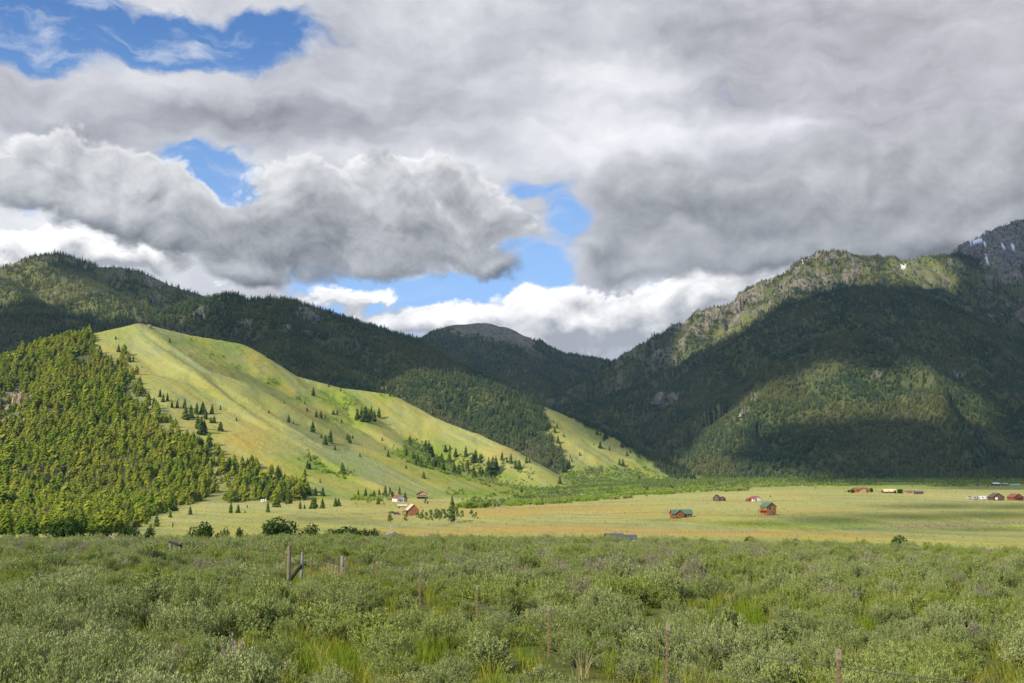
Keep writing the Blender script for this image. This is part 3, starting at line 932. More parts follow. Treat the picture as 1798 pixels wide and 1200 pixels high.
def sage_shape(seed, shoots=190, per=38, leaf=.048, wid=.0062, stemmy=.5, droop=0.0):
    """A sagebrush about 1.2 m across and 0.85 m tall."""
    r = random.Random(seed)
    b = MB()
    lobes = [(r.uniform(0, 6.283), r.uniform(.1, .34), r.uniform(.25, .36), r.uniform(.62, 1.0)) for _ in range(7)]
    for i in range(shoots):
        t0, d0, r0, h0 = lobes[i % 7]
        cx, cy = d0 * math.cos(t0), d0 * math.sin(t0)
        u = r.uniform(0, 6.283)
        e = math.asin(r.uniform(.02, .98))
        d = Vector((math.cos(u) * math.cos(e), math.sin(u) * math.cos(e), math.sin(e)))
        rr = r.uniform(.80, 1.12)
        tip = Vector((cx + d.x * r0 * rr, cy + d.y * r0 * rr, .14 + d.z * .62 * h0 * rr))
        ax = (d + Vector((0, 0, .9 - droop))).normalized()
        L = r.uniform(.14, .26)
        foot = tip - ax * L
        if r.random() < stemmy:
            m = Vector((cx * .3, cy * .3, 0))
            w = Vector((-d.y, d.x, 0)).normalized() * .006 if abs(d.z) < .999 else Vector((.006, 0, 0))
            b.face((m - w, m + w, tip), 1)
        tn = r.uniform(.78, 1.18)
        for k in range(per):
            f = r.random()
            p = foot + ax * L * f + Vector((r.gauss(0, .012), r.gauss(0, .012), r.gauss(0, .010)))
            ld = (ax * r.uniform(.7, 1.3) + Vector((r.gauss(0, .45), r.gauss(0, .45), r.gauss(.15, .3)))).normalized()
            s = leaf * r.uniform(.65, 1.25)
            wv = ld.cross(Vector((r.gauss(0, 1), r.gauss(0, 1), r.gauss(0, 1)))).normalized() * wid * r.uniform(.7, 1.3)
            b.face((p, p + ld * s * .55 + wv, p + ld * s, p + ld * s * .55 - wv), 0, tn * r.uniform(.82, 1.2))
    return b


def tuft_shape(seed, n=34, h=.45, spread=.16, w=.007):
    r = random.Random(seed)
    b = MB()
    for _ in range(n):
        t, d = r.uniform(0, 6.283), spread * math.sqrt(r.random())
        x, y = d * math.cos(t), d * math.sin(t)
        hh = h * r.uniform(.55, 1.2)
        lx, ly = r.gauss(0, .28) * hh + x * .5, r.gauss(0, .28) * hh + y * .5
        u = r.uniform(0, 6.283)
        wx, wy = math.cos(u) * w, math.sin(u) * w
        m = (x + lx * .35, y + ly * .35, hh * .6)
        tn = r.uniform(.75, 1.25)
        b.face(((x - wx, y - wy, -.02), (x + wx, y + wy, -.02), (m[0] + wx * .8, m[1] + wy * .8, m[2]), (m[0] - wx * .8, m[1] - wy * .8, m[2])), 0, tn)
        b.face(((m[0] - wx * .8, m[1] - wy * .8, m[2]), (m[0] + wx * .8, m[1] + wy * .8, m[2]), (x + lx, y + ly, hh)), 0, tn)
    return b


def protos(items):
    """Hidden patterns that a scatter repeats; they are not linked to the scene themselves."""
    col = bpy.data.collections.new('patterns')
    for i, (nm, b, mats) in enumerate(items):
        o = bpy.data.objects.new(f'{chr(97 + i // 26)}{chr(97 + i % 26)}_{nm}', b.mesh(nm, mats))
        col.objects.link(o)
    return col


def scatter(name, pts, rots, scales, idx, col, label):
    """One mass of plants nobody could count: points that carry instances."""
    me = bpy.data.meshes.new(name)
    n = len(pts)
    me.vertices.add(n)
    me.vertices.foreach_set('co', np.asarray(pts, np.float32).ravel())
    for k, arr, ty, fld in (('rot', rots, 'FLOAT_VECTOR', 'vector'), ('scl', scales, 'FLOAT_VECTOR', 'vector'), ('pick', idx, 'INT', 'value')):
        at = me.attributes.new(k, ty, 'POINT')
        at.data.foreach_set(fld, np.asarray(arr, np.int32 if ty == 'INT' else np.float32).ravel())
    o = bpy.data.objects.new(name, me)
    C.objects.link(o)
    ng = bpy.data.node_groups.new('scatter', 'GeometryNodeTree')
    ng.interface.new_socket('Geometry', in_out='INPUT', socket_type='NodeSocketGeometry')
    ng.interface.new_socket('Geometry', in_out='OUTPUT', socket_type='NodeSocketGeometry')
    N = NT(ng)
    gi, go = N.new('NodeGroupInput'), N.new('NodeGroupOutput')
    ci = N.new('GeometryNodeCollectionInfo')
    ci.inputs['Collection'].default_value = col
    ci.inputs['Separate Children'].default_value = True
    ci.inputs['Reset Children'].default_value = True
    iop = N.new('GeometryNodeInstanceOnPoints')
    ng.links.new(gi.outputs[0], iop.inputs['Points'])
    ng.links.new(ci.outputs[0], iop.inputs['Instance'])
    iop.inputs['Pick Instance'].default_value = True
    for k, ty, s in (('pick', 'INT', 'Instance Index'), ('rot', 'FLOAT_VECTOR', 'Rotation'), ('scl', 'FLOAT_VECTOR', 'Scale')):
        na = N.new('GeometryNodeInputNamedAttribute', data_type=ty)
        na.inputs['Name'].default_value = k
        src = na.outputs['Attribute']
        if k == 'rot':
            er = N.new('FunctionNodeEulerToRotation')
            ng.links.new(src, er.inputs[0])
            src = er.outputs[0]
        ng.links.new(src, iop.inputs[s])
    ng.links.new(iop.outputs[0], go.inputs[0])
    md = o.modifiers.new('scatter', 'NODES')
    md.node_group = ng
    tag(o, label, kind='stuff')
    return o


def rand_rots(n, tilt=.05):
    r = np.zeros((n, 3))
    r[:, 2] = rng.uniform(0, 6.283, n)
    r[:, :2] = rng.normal(0, tilt, (n, 2))
    return r


# ---- sampling over the visible part of the sheet
cellA = np.zeros(TX.shape)
cellA[:-1, :-1] = RR[:-1, :-1] * np.diff(rad)[:, None] * np.diff(ang)[None, :]


def sample(dens, thin=None):
    """World points with the given density (per square metre, a field on the polar grid), where the camera can see."""
    lam = np.where(VIS, dens * cellA, 0)
    lam[-1, :] = 0
    lam[:, -1] = 0
    k = rng.poisson(lam)
    ii, jj = np.nonzero(k)
    rep = k[ii, jj]
    ii, jj = np.repeat(ii, rep), np.repeat(jj, rep)
    fr, fa = rng.random(len(ii)), rng.random(len(ii))
    r = rad[ii] + fr * (rad[ii + 1] - rad[ii])
    a = ang[jj] + fa * (ang[jj + 1] - ang[jj])
    x, y = np.sin(a) * r, np.cos(a) * r
    z = (TZ[ii, jj] * (1 - fr) + TZ[ii + 1, jj] * fr) * (1 - fa) + (TZ[ii, jj + 1] * (1 - fr) + TZ[ii + 1, jj + 1] * fr) * fa
    return np.stack([x, y, z], 1), ii, jj


# ---- the woods
near_fir = [conifer_shape(100 + i, 13, 10, (.37, .42, .34, .46, .40)[i], None, bare=.04, blunt=.42) for i in range(5)]
far_fir = [conifer_shape(200 + i, 9, 7, (.22, .20, .25, .23)[i], None, bare=.03) for i in range(4)]
COL_NEAR = protos([('fir', b, [M_NEEDLE, M_BARK]) for b in near_fir] + [('snag', snag_shape(1), [M_SNAG]), ('snag', snag_shape(2), [M_SNAG])])
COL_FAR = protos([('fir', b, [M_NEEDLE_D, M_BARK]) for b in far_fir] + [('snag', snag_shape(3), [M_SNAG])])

used_lone = []                                           # ground spots kept for single trees, filled below


def wood(comps, name, label, col, nlive, spacing, hlo, hhi, snag_bias):
    mask = np.isin(TC, [cidx[c] for c in comps])
    dens = np.where(mask, forest, 0) / (spacing * spacing)
    p, ii, jj = sample(dens)
    n = len(p)
    s = rng.uniform(hlo, hhi, n) * np.exp(rng.normal(0, .18, n)) * (1 + .25 * fbm(p[:, 0] / 60, p[:, 1] / 60, 401, 2))
    s = s * np.where(np.hypot(p[:, 0], p[:, 1]) < 850, .68, 1.0)
    sc = np.stack([s * rng.uniform(.85, 1.25, n), s * rng.uniform(.85, 1.25, n), s], 1)
    sc[:, 1] = sc[:, 0]
    patch = fbm(p[:, 0] / 130, p[:, 1] / 130, 403, 3)
    dead = rng.random(n) < np.clip(snag_bias + .9 * (patch - .12), .01, .55)
    nprot = len(col.objects)
    idx = np.where(dead, rng.integers(nlive, nprot, n), rng.integers(0, nlive, n))
    keep = np.ones(n, bool)
    return p, rand_rots(n, .03), sc, idx


WA = wood(['A', 'valley'], '', '', COL_NEAR, 5, 5.9, 7.5, 13.5, .03)

# ---------------------------------------------------------------- single trees, drawn from the photo: (px, py of the foot, height in px)
LONE = {
    'upper grass slope': [(208, 618, 13), (222, 624, 8), (228, 636, 10), (234, 635, 11), (203, 596, 6), (298, 601, 8), (249, 646, 4), (238, 691, 17), (248, 686, 16), (281, 697, 14), (286, 706, 15), (294, 704, 15), (263, 712, 12), (270, 716, 18), (302, 716, 12), (311, 716, 15), (175, 622, 15), (186, 634, 14), (190, 636, 12), (206, 645, 15), (200, 655, 14), (218, 668, 18), (213, 672, 16)],
    'clump beside the forest edge': [(324, 717, 17), (326, 736, 24), (335, 733, 22), (345, 727, 20), (355, 727, 22), (361, 736, 20), (372, 727, 17), (387, 720, 9), (353, 762, 30), (347, 753, 25), (359, 760, 22), (376, 743, 13), (370, 743, 12), (387, 757, 17), (365, 790, 14), (377, 785, 8), (350, 787, 22), (362, 800, 16), (380, 801, 9), (366, 818, 18)],
    'middle grass slope': [(415, 739, 7), (472, 726, 7), (499, 709, 6), (507, 742, 14), (515, 745, 7), (549, 759, 20), (550, 695, 15), (535, 710, 7), (539, 722, 8), (555, 733, 13), (563, 733, 12), (571, 735, 7), (585, 728, 9), (592, 728, 9), (571, 780, 17), (580, 778, 23), (564, 769, 8), (588, 790, 9), (577, 679, 7), (588, 675, 7), (598, 687, 8), (605, 682, 6), (600, 743, 8), (614, 778, 15), (610, 773, 13), (619, 770, 7), (632, 802, 7), (671, 774, 7), (676, 790, 7), (682, 802, 12)],
    'small clump in the green gully': [(628, 737, 20), (635, 735, 22), (640, 740, 25), (648, 740, 23), (657, 740, 20), (665, 733, 18), (643, 733, 20), (652, 734, 22)],
    'crest of the grass hill': [(468, 628, 12), (685, 696, 11), (691, 697, 8), (634, 671, 5), (630, 671, 5), (425, 596, 5)],
    'lower grass slope': [(601, 828, 17), (603, 833, 18), (539, 823, 15), (545, 810, 8), (535, 835, 12), (562, 848, 8), (713, 823, 8), (744, 840, 13), (720, 782, 18), (713, 800, 17)],
    'copse above the valley houses': [(752, 800, 26), (747, 796, 22), (758, 801, 20), (782, 793, 13), (790, 791, 11), (789, 813, 20), (800, 803, 17), (818, 801, 18), (830, 813, 18), (835, 810, 21), (843, 813, 17), (820, 830, 23), (805, 833, 20), (812, 828, 16), (797, 833, 23), (777, 827, 26), (768, 824, 26), (762, 823, 20), (753, 817, 20), (740, 820, 20), (733, 813, 17), (730, 817, 14), (833, 840, 23), (842, 837, 20), (848, 833, 14), (858, 838, 34), (865, 835, 34), (870, 826, 26), (881, 808, 15), (897, 813, 17), (905, 823, 17), (912, 825, 18), (924, 813, 12), (930, 813, 9), (890, 812, 10), (910, 823, 14), (726, 806, 15), (775, 812, 18), (846, 806, 10)],
    'trees along the foot of the slope': [(488, 842, 24), (470, 900, 20), (485, 891, 24), (456, 872, 30), (463, 871, 32), (474, 866, 26), (487, 866, 27), (498, 870, 27), (506, 885, 24), (502, 880, 22), (510, 865, 22), (515, 866, 15), (521, 863, 14), (531, 872, 17), (525, 872, 15), (520, 849, 11), (500, 841, 10), (544, 870, 15), (554, 871, 16), (566, 871, 16), (549, 894, 22), (553, 892, 20), (566, 893, 19), (589, 890, 16), (595, 889, 15), (527, 894, 15), (535, 894, 10), (629, 869, 11), (642, 871, 14), (650, 874, 8), (657, 872, 12), (666, 869, 11), (677, 870, 18), (685, 866, 12), (689, 874, 13), (701, 868, 15), (711, 874, 11), (664, 886, 13), (674, 886, 5), (535, 848, 14), (544, 823, 12)],
    'trees dotted before the forest': [(248, 901, 21), (267, 897, 14), (307, 898, 22), (291, 900, 9), (299, 909, 12), (334, 904, 15), (405, 901, 20), (418, 901, 16), (434, 892, 6), (430, 901, 6), (365, 790, 14), (380, 790, 8), (391, 818, 9), (402, 822, 18), (410, 833, 25), (425, 823, 21), (435, 823, 18), (444, 818, 16), (362, 802, 14), (275, 925, 24), (303, 926, 10)],
    'grassy flank at the valley mouth': [(957, 722, 3), (960, 752, 15), (963, 747, 10), (974, 760, 12), (978, 752, 10), (990, 767, 7), (972, 742, 5), (1018, 800, 7), (1001, 804, 7), (1004, 811, 8), (997, 823, 17), (993, 830, 15), (1000, 820, 14), (1054, 787, 13), (1070, 791, 9), (1092, 785, 12), (1100, 784, 7), (1089, 775, 7), (1107, 795, 8), (1101, 801, 8), (1122, 803, 7), (1088, 816, 11), (1094, 819, 14), (1028, 747, 8), (1048, 763, 9), (1064, 770, 18), (1043, 782, 5), (1054, 765, 6), (983, 850, 15), (916, 865, 12), (933, 857, 5), (1137, 864, 9), (1122, 843, 8), (1053, 829, 7), (984, 790, 12), (980, 778, 14), (987, 802, 12), (1060, 774, 12)],
    'far meadow': [(1302, 857, 4), (1320, 851, 4), (1353, 873, 4), (1432, 858, 4), (1200, 858, 10), (1484, 865, 4), (1735, 855, 5)],
}
ZL = {'upper grass slope': 'high on the grass slope', 'clump beside the forest edge': 'in the clump beside the forest', 'middle grass slope': 'scattered across the middle grass slope', 'small clump in the green gully': 'in the green gully clump', 'crest of the grass hill': 'on the grass hill crest', 'lower grass slope': 'low on the grass slope', 'copse above the valley houses': 'in the copse above the chalet', 'trees along the foot of the slope': 'along the foot of the slope', 'trees dotted before the forest': 'dotted before the forest', 'grassy flank at the valley mouth': 'on the valley mouth flank', 'far meadow': 'alone in the far meadow'}
ORD = ['first', 'second', 'third', 'fourth', 'fifth', 'sixth', 'seventh', 'eighth', 'ninth', 'tenth', 'eleventh', 'twelfth', 'thirteenth', 'fourteenth', 'fifteenth', 'sixteenth', 'seventeenth', 'eighteenth', 'nineteenth', 'twentieth']
TENS = ['twenty', 'thirty', 'forty', 'fifty', 'sixty', 'seventy', 'eighty', 'ninety']


def ordinal(i):
    if i < 20:
        return ORD[i]
    if i == 99:
        return 'hundredth'
    if i > 99:
        return 'hundred-and-' + ordinal(i - 100)
    t, u = divmod(i + 1, 10)
    if u == 0:
        return TENS[t - 2][:-1] + 'ieth'
    return TENS[t - 2] + '-' + ORD[u - 1]


lone_fir = [conifer_shape(300 + i, 20, 10, (.19, .22, .25, .21, .28, .24)[i], None, bare=.04) for i in range(6)]
LONE_ME = [b.mesh('conifer_tree', [M_LONE, M_BARK]) for b in lone_fir]
lone_xy = []


def place_fir(p, h, label, group, wide=1.0, me=None):
    o = bpy.data.objects.new('conifer_tree', me or random.choice(LONE_ME))
    C.objects.link(o)
    o.location = (p[0], p[1], p[2] - .2)
    k = h * random.uniform(.95, 1.2) * wide
    o.scale = (k, k, h)
    o.rotation_euler = (random.uniform(-.03, .03), random.uniform(-.03, .03), random.uniform(0, 6.28))
    tag(o, label, 'conifer', group)
    lone_xy.append((p[0], p[1]))
    return o


for zone, lst in LONE.items():
    for i, (px, py, h) in enumerate(sorted(lst)):
        p = hit(px, py, 340)
        D = math.hypot(p[0], p[1])
        H = max(h, 4) / F_PX * D * 1.05
        size = 'tall' if h >= 20 else 'small' if h <= 9 else 'slender' if i % 2 else 'bushy'
        place_fir(p, H, f'{size} dark conifer, {ordinal(i)} from the forest, {ZL[zone]}', f'conifers: {zone}', 1.25)

# the largest trees of the forest's front edge are single trees too; the rest are one mass
pA, rA, sA, iA = WA
LX = np.array(lone_xy)
near_l = np.zeros(len(pA), bool)
ux, uy, uf = project(pA[:, 0], pA[:, 1], pA[:, 2])
sizepx = sA[:, 2] / uf
vis_ok = (ux > 5) & (ux < 560) & (uy > 800)
order = np.argsort(-np.where(vis_ok & (iA < 5), sizepx, 0))
n_one = 300 - len(lone_xy)
pick = order[:max(n_one, 0)]
pick = pick[np.argsort(ux[pick])]
NEAR_ME = [b.mesh('conifer_tree', [M_NEEDLE, M_BARK]) for b in near_fir]
for i, k in enumerate(pick):
    o = place_fir(pA[k], sA[k, 2], f'yellow-green conifer, {ordinal(i)} along the dense forest front counting towards the grass', 'conifers on the front edge of the forest', sA[k, 0] / sA[k, 2], NEAR_ME[iA[k]])
rest = np.ones(len(pA), bool)
rest[pick] = False
scatter('conifer_forest', pA[rest], rA[rest], sA[rest], iA[rest], COL_NEAR, 'dense sunlit yellow-green conifer forest covering the shady end of the grass hill')
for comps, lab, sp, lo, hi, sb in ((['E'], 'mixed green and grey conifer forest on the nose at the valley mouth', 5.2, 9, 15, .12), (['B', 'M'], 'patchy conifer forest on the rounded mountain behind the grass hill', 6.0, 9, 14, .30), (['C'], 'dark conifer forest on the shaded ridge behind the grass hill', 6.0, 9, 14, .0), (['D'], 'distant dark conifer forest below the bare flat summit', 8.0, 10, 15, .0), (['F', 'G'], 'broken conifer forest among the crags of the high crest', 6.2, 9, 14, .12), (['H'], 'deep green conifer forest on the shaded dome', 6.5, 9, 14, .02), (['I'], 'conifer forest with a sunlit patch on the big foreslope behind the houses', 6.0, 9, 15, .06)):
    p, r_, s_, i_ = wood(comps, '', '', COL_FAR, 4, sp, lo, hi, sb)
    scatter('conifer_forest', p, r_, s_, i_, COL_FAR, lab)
    print('wood', comps, len(p))
print('wood A', rest.sum())

# ---------------------------------------------------------------- sagebrush, grass
GRASS_PATCH = [(530, 1165, 105, 32), (600, 1190, 90, 24), (230, 1145, 70, 14), (30, 1140, 60, 18), (330, 1195, 60, 14), (90, 1180, 50, 14), (430, 1005, 26, 9), (250, 1015, 34, 6), (345, 1006, 22, 5), (390, 985, 50, 6), (250, 960, 22, 6), (362, 957, 40, 6), (420, 958, 24, 6), (485, 966, 20, 6), (690, 1000, 36, 8), (600, 1005, 30, 8), (1330, 1092, 46, 18), (1500, 1110, 36, 11), (1560, 1180, 50, 22), (1290, 1150, 24, 14), (1110, 1100, 28, 9), (1775, 1110, 24, 12), (540, 1036, 14, 9), (20, 948, 26, 5), (1660, 1165, 30, 12), (1360, 1180, 26, 18), (745, 1165, 36, 12), (1730, 980, 40, 5), (950, 1120, 22, 9), (300, 965, 40, 5)]
gp = np.zeros(TX.shape)
for (cx, cy, sx, sy) in GRASS_PATCH:
    gp = np.maximum(gp, np.exp(-(((QX - cx) / (sx * .8)) ** 2 + ((QY - cy) / (sy * .75)) ** 2)) * (RR < 200) * front)
nearm = (RR > 13) & (RR < 230) & (TC == 0)
sage_protos = [sage_shape(500 + i) for i in range(5)] + [sage_shape(510, 130, 14, .05, .008, .9), sage_shape(511, 140, 16, .05, .008, .9), sage_shape(512, 190, 24, .055, .012, .4)]
SAGE_MATS = [[M_SAGE, M_STEM]] * 5 + [[M_SAGE_DRY, M_STEM]] * 2 + [[M_SAGE, M_STEM]]
COL_SAGE = protos([('sage', b, m) for b, m in zip(sage_protos, SAGE_MATS)])
SAGE_ME = [b.mesh('sagebrush', m) for b, m in zip(sage_protos, SAGE_MATS)]
sd = np.where(nearm, 1.08 * (1 - np.clip(gp * 1.4 - .25, 0, .9)), 0)
sd = sd * np.clip(1 + 1.5 * fbm(TX / 5, TY / 5, 501, 2), .15, 1.9)
sp_, si, sj = sample(np.clip(sd, 0, None))
fl = np.array([(at[0], at[1]) for at in ((dirpix(px, 1000)[0] / dirpix(px, 1000)[1] * D, D) for px, D in ((1467, 14), (662, 44), (545, 52.5)))])
dmin = np.full(len(sp_), 1e9)
for a_, b_ in zip(fl[:-1], fl[1:]):
    ab = b_ - a_
    t_ = np.clip(((sp_[:, :2] - a_) @ ab) / (ab @ ab), 0, 1)
    dd = sp_[:, :2] - a_ - t_[:, None] * ab
    sgn = np.where(dd[:, 1] < 0, .70, 1.0)                # the near side of the fence is trodden clear
    dmin = np.minimum(dmin, np.hypot(dd[:, 0], dd[:, 1]) * sgn)
ok_ = dmin > .32
for px_, D_, w_ in ((507, 47, 1.0), (520, 46, 1.0), (590, 51, 1.3), (307, 71, 1.2), (198, 96, 1.2)):
    q_ = np.array([dirpix(px_, 1000)[0] / dirpix(px_, 1000)[1] * D_, D_])
    dx_, dy_ = sp_[:, 0] - q_[0], sp_[:, 1] - q_[1]
    ok_ &= ~((np.abs(dx_) < w_) & (dy_ < .5) & (dy_ > -4.0))
sp_, si, sj, dmin = sp_[ok_], si[ok_], sj[ok_], dmin[ok_]
n = len(sp_)
sz = np.exp(rng.normal(0, .27, n)) * (1 + .55 * fbm(sp_[:, 0] / 9, sp_[:, 1] / 9, 503, 2)) * .95
sz = np.clip(sz, .40, 1.7) * .93
sscl = np.stack([sz * rng.uniform(.9, 1.25, n), sz, sz * rng.uniform(.84, 1.25, n)], 1)
sscl[:, 1] = sscl[:, 0]
sscl *= np.where(dmin < 2.4, .58 + .175 * dmin, 1.0)[:, None]
dryp = fbm(sp_[:, 0] / 14, sp_[:, 1] / 14, 505, 2)
sidx = np.where(rng.random(n) < np.clip(.08 + .35 * dryp, .02, .35), rng.integers(5, 7, n), rng.integers(0, 5, n))
sidx = np.where((sidx < 5) & (rng.random(n) < .15), 7, sidx)
srot = rand_rots(n, .10)
ux, uy, uf = project(sp_[:, 0], sp_[:, 1], sp_[:, 2] + .4 * sz)
okv = (ux > 0) & (ux < 1798) & (uy < 1200)
order = np.argsort(-np.where(okv, sz / uf, 0))[:300]
POSTX = [(1467, 'the front wire post'), (1167, 'the second wire post'), (963, 'the third wire post'), (837, 'the fourth wire post'), (737, 'the fifth wire post'), (662, 'the sixth wire post')]
zones = {}
for k in order:
    x = ux[k]
    near = min(POSTX, key=lambda q: abs(q[0] - x))
    if x > 1600:
        z = 'beyond the front wire post'
    elif x < 520:
        z = 'on the flat facing the wooden braces'
    else:
        z = 'in front of ' + near[1] if uy[k] > 1050 else 'behind ' + near[1]
    zones.setdefault(z, []).append(k)
single = np.zeros(n, bool)
single[order] = True
for z, ks in zones.items():
    ks.sort(key=lambda k: -uy[k])
    for i, k in enumerate(ks):
        o = bpy.data.objects.new('sagebrush', SAGE_ME[sidx[k]])
        C.objects.link(o)
        o.location = sp_[k]
        o.rotation_euler = srot[k]
        o.scale = sscl[k]
        w = 'grey twiggy' if sidx[k] in (5, 6) else 'big grey-green' if sz[k] > 1.25 else 'grey-green'
        tag(o, f'{w} sagebrush, {ordinal(i)} from the lowest, {z}', 'sagebrush', 'sagebrush bushes on the flat')
m = ~single
scatter('sagebrush_cover', sp_[m], srot[m], sscl[m], sidx[m], COL_SAGE, 'continuous grey-green sagebrush covering the flat beyond the front bushes')
print('sage', n)
# grass between the bushes
COL_GRASS = protos([('tuft', tuft_shape(600 + i), [M_GRASS]) for i in range(4)] + [('straw', tuft_shape(610, 26, .5, .14, .005), [M_STRAW])])
gd = np.where(nearm & (RR < 75), 1.3, 0) + np.where(nearm, gp * 10 * np.clip(45 / np.maximum(RR, 1), .25, 1), 0)
g_, gi_, gj_ = sample(gd)
n = len(g_)
gs = rng.uniform(.6, 1.25, n)
scatter('grass', g_, rand_rots(n, .1), np.stack([gs, gs, gs * rng.uniform(.8, 1.2, n)], 1), np.where(rng.random(n) < .04, 4, rng.integers(0, 4, n)), COL_GRASS, 'bright yellow-green grass in the gaps between the sagebrush')
print('grass', n)

# ---------------------------------------------------------------- brush along the creek and in the gullies, low scrub of the valley and slopes
CREEK = [(800, 893), (830, 884), (880, 882), (930, 868), (960, 858), (990, 850), (1050, 842), (1120, 846), (1190, 852), (1315, 855), (1312, 862), (1200, 866), (1100, 876), (1000, 884), (900, 889), (840, 893)]
BASEB = [(1185, 842), (1300, 838), (1450, 832), (1850, 822), (1850, 849), (1500, 851), (1320, 856), (1200, 858)]
COPSE = [(690, 798), (715, 778), (760, 782), (800, 800), (850, 820), (900, 815), (945, 835), (930, 852), (850, 858), (790, 838), (740, 825), (700, 812)]
GULLY = [(530, 800), (560, 808), (610, 830), (640, 845), (600, 843), (560, 832)]
SLOPEFOOT = [(620, 872), (650, 870), (690, 876), (680, 884), (625, 888), (610, 882)]
cr = np.zeros(TX.shape)
vv = (isA | isE | isV | (TC == cidx['I']) | (TC == cidx['H'])) & (RR > 400)
cr = np.where(vv & reg(CREEK), .045, cr)
cr = np.where(vv & reg(BASEB), .028, cr)
cr = np.where(isA & reg(COPSE), .028, cr)
cr = np.where(isA & reg(GULLY), .022, cr)
cr = np.where((isA | isV) & reg(SLOPEFOOT) & (RR > 600), .012, cr)
cr = np.where(isE & reg([(960, 850), (1000, 835), (1060, 822), (1130, 822), (1180, 840), (1190, 852), (960, 862)]), .04, cr)
cr = np.where(isA & (lush > .6), np.maximum(cr, .012), cr)
cr = cr * np.clip(.75 + 2.2 * fbm(TX / 38, TY / 38, 713, 3), .05, 1.6)
brush_b = [bush_shape(700 + i, 7, 46, .075) for i in range(4)]
asp_b = []
for i in range(2):
    b = aspen_crown(720 + i, 260)
    t = aspen_trunk(720 + i)
    off = len(b.v)
    b.v += t.v
    b.f += [tuple(q + off for q in f) for f in t.f]
    b.m += [1] * len(t.f)
    b.t += t.t
    asp_b.append(b)
COL_BRUSH = protos([('brush', b, [M_BRUSH, M_STEM]) for b in brush_b] + [('asp', b, [M_ASPEN, M_ASPBARK]) for b in asp_b])
p, ii, jj = sample(cr)
n = len(p)
isasp = rng.random(n) < np.where(fbm(p[:, 0] / 70, p[:, 1] / 70, 711, 2) > .12, .30, .03)
s = np.where(isasp, rng.uniform(6, 9.5, n), rng.uniform(1.4, 4.2, n))
sc = np.stack([s * np.where(isasp, 1.2, 1.25), s * np.where(isasp, 1.2, 1.25), s], 1)
scatter('creek_brush', p, rand_rots(n, .05), sc, np.where(isasp, rng.integers(4, 6, n), rng.integers(0, 4, n)), COL_BRUSH, 'light green willow and aspen brush along the creek and in the gullies')
print('brush', n)
COL_SCRUB = protos([('scrub', sage_shape(740 + i, 26, 6, .16, .05, 0), [M_SAGE, M_STEM]) for i in range(3)])
scd = np.where((isV & (RR > 330) & (RR < 1800)) | isA, .012, 0) * (forest < .2) * (1 + 1.3 * fbm(TX / 60, TY / 60, 751, 3)) * np.where(dry > .4, .25, 1)
scd = np.where(isV & (RR > 330) & (RR < 560), scd * 1.6, scd)
scd = np.where(bank > .45, .035, scd)
p, ii, jj = sample(np.clip(scd, 0, None))
n = len(p)
s = rng.uniform(.4, 1.0, n)
scatter('valley_scrub', p, rand_rots(n), np.stack([s, s, s * .8], 1), rng.integers(0, 3, n), COL_SCRUB, 'small grey-green scrub dotted over the valley floor and the grass slope')
print('scrub', n)

# ---------------------------------------------------------------- buildings
M_LOG = plain_material('orange stained logs', (.38, .150, .042), (.29, .11, .035), 3)
M_REDLOG = plain_material('red brown logs', (.24, .082, .034), (.18, .06, .026), 3)
M_BROWN = plain_material('dark brown boards', (.10, .065, .042), (.14, .09, .06), 3)
M_TAN = plain_material('tan boards', (.46, .32, .19), (.40, .27, .15), 3)
M_WHITE = plain_material('white painted boards', (.78, .76, .72), (.70, .68, .64), 2)
M_GREENROOF = plain_material('green metal roof', (.060, .125, .092), (.075, .145, .105), 2, .5, spec=.4)
M_TANROOF = plain_material('pale tan metal roof', (.60, .50, .36), (.54, .45, .32), 2, .5, spec=.3)
M_SLATE = plain_material('dark slate blue roof', (.060, .068, .080), (.080, .088, .10), 2, .6)
M_GREYROOF = plain_material('weathered grey roof', (.22, .215, .21), (.17, .165, .16), 2, .7)
M_DARKROOF = plain_material('dark brown shingle roof', (.085, .068, .060), (.12, .095, .08), 3, .85)
M_REDROOF = plain_material('red metal roof', (.34, .055, .035), (.28, .045, .03), 2, .5)
M_RUSTROOF = plain_material('red brown shingle roof', (.24, .095, .055), (.18, .075, .045), 3, .85)
M_SILVER = plain_material('bright sheet metal roof', (.72, .74, .77), (.62, .64, .67), 2, .45, spec=.5)
M_GLASS = plain_material('dark window glass', (.018, .022, .028), None, 2, .15, spec=.6)
M_TRIM = plain_material('pale window trim', (.55, .47, .36), None, 2)
M_POSTW = plain_material('weathered grey wood', (.20, .185, .165), (.30, .27, .225), 6, bump=.02)
M_POSTT = plain_material('tan split wood', (.26, .20, .13), (.17, .145, .115), 6, bump=.02)
M_DARKWOOD = plain_material('very dark wood', (.030, .026, .024), (.055, .047, .040), 5, bump=.02)  # near-black wood for the brace logs, rails and one post
M_RUST = plain_material('rusty post steel', (.185, .125, .065), (.25, .185, .115), 20, .8)
M_POSTTIP = plain_material('paler post top', (.30, .25, .17), None, 10)
M_WIRE = plain_material('rusty barbed wire', (.085, .070, .062), (.12, .10, .085), 30, .7)
M_TYRE = plain_material('black rubber', (.02, .02, .02), None)
M_CARW = plain_material('white vehicle paint', (.72, .72, .72), None, 2, .35, spec=.5)
M_CARD = plain_material('dark vehicle paint', (.05, .06, .075), None, 2, .35, spec=.5)
M_ROCK1 = None


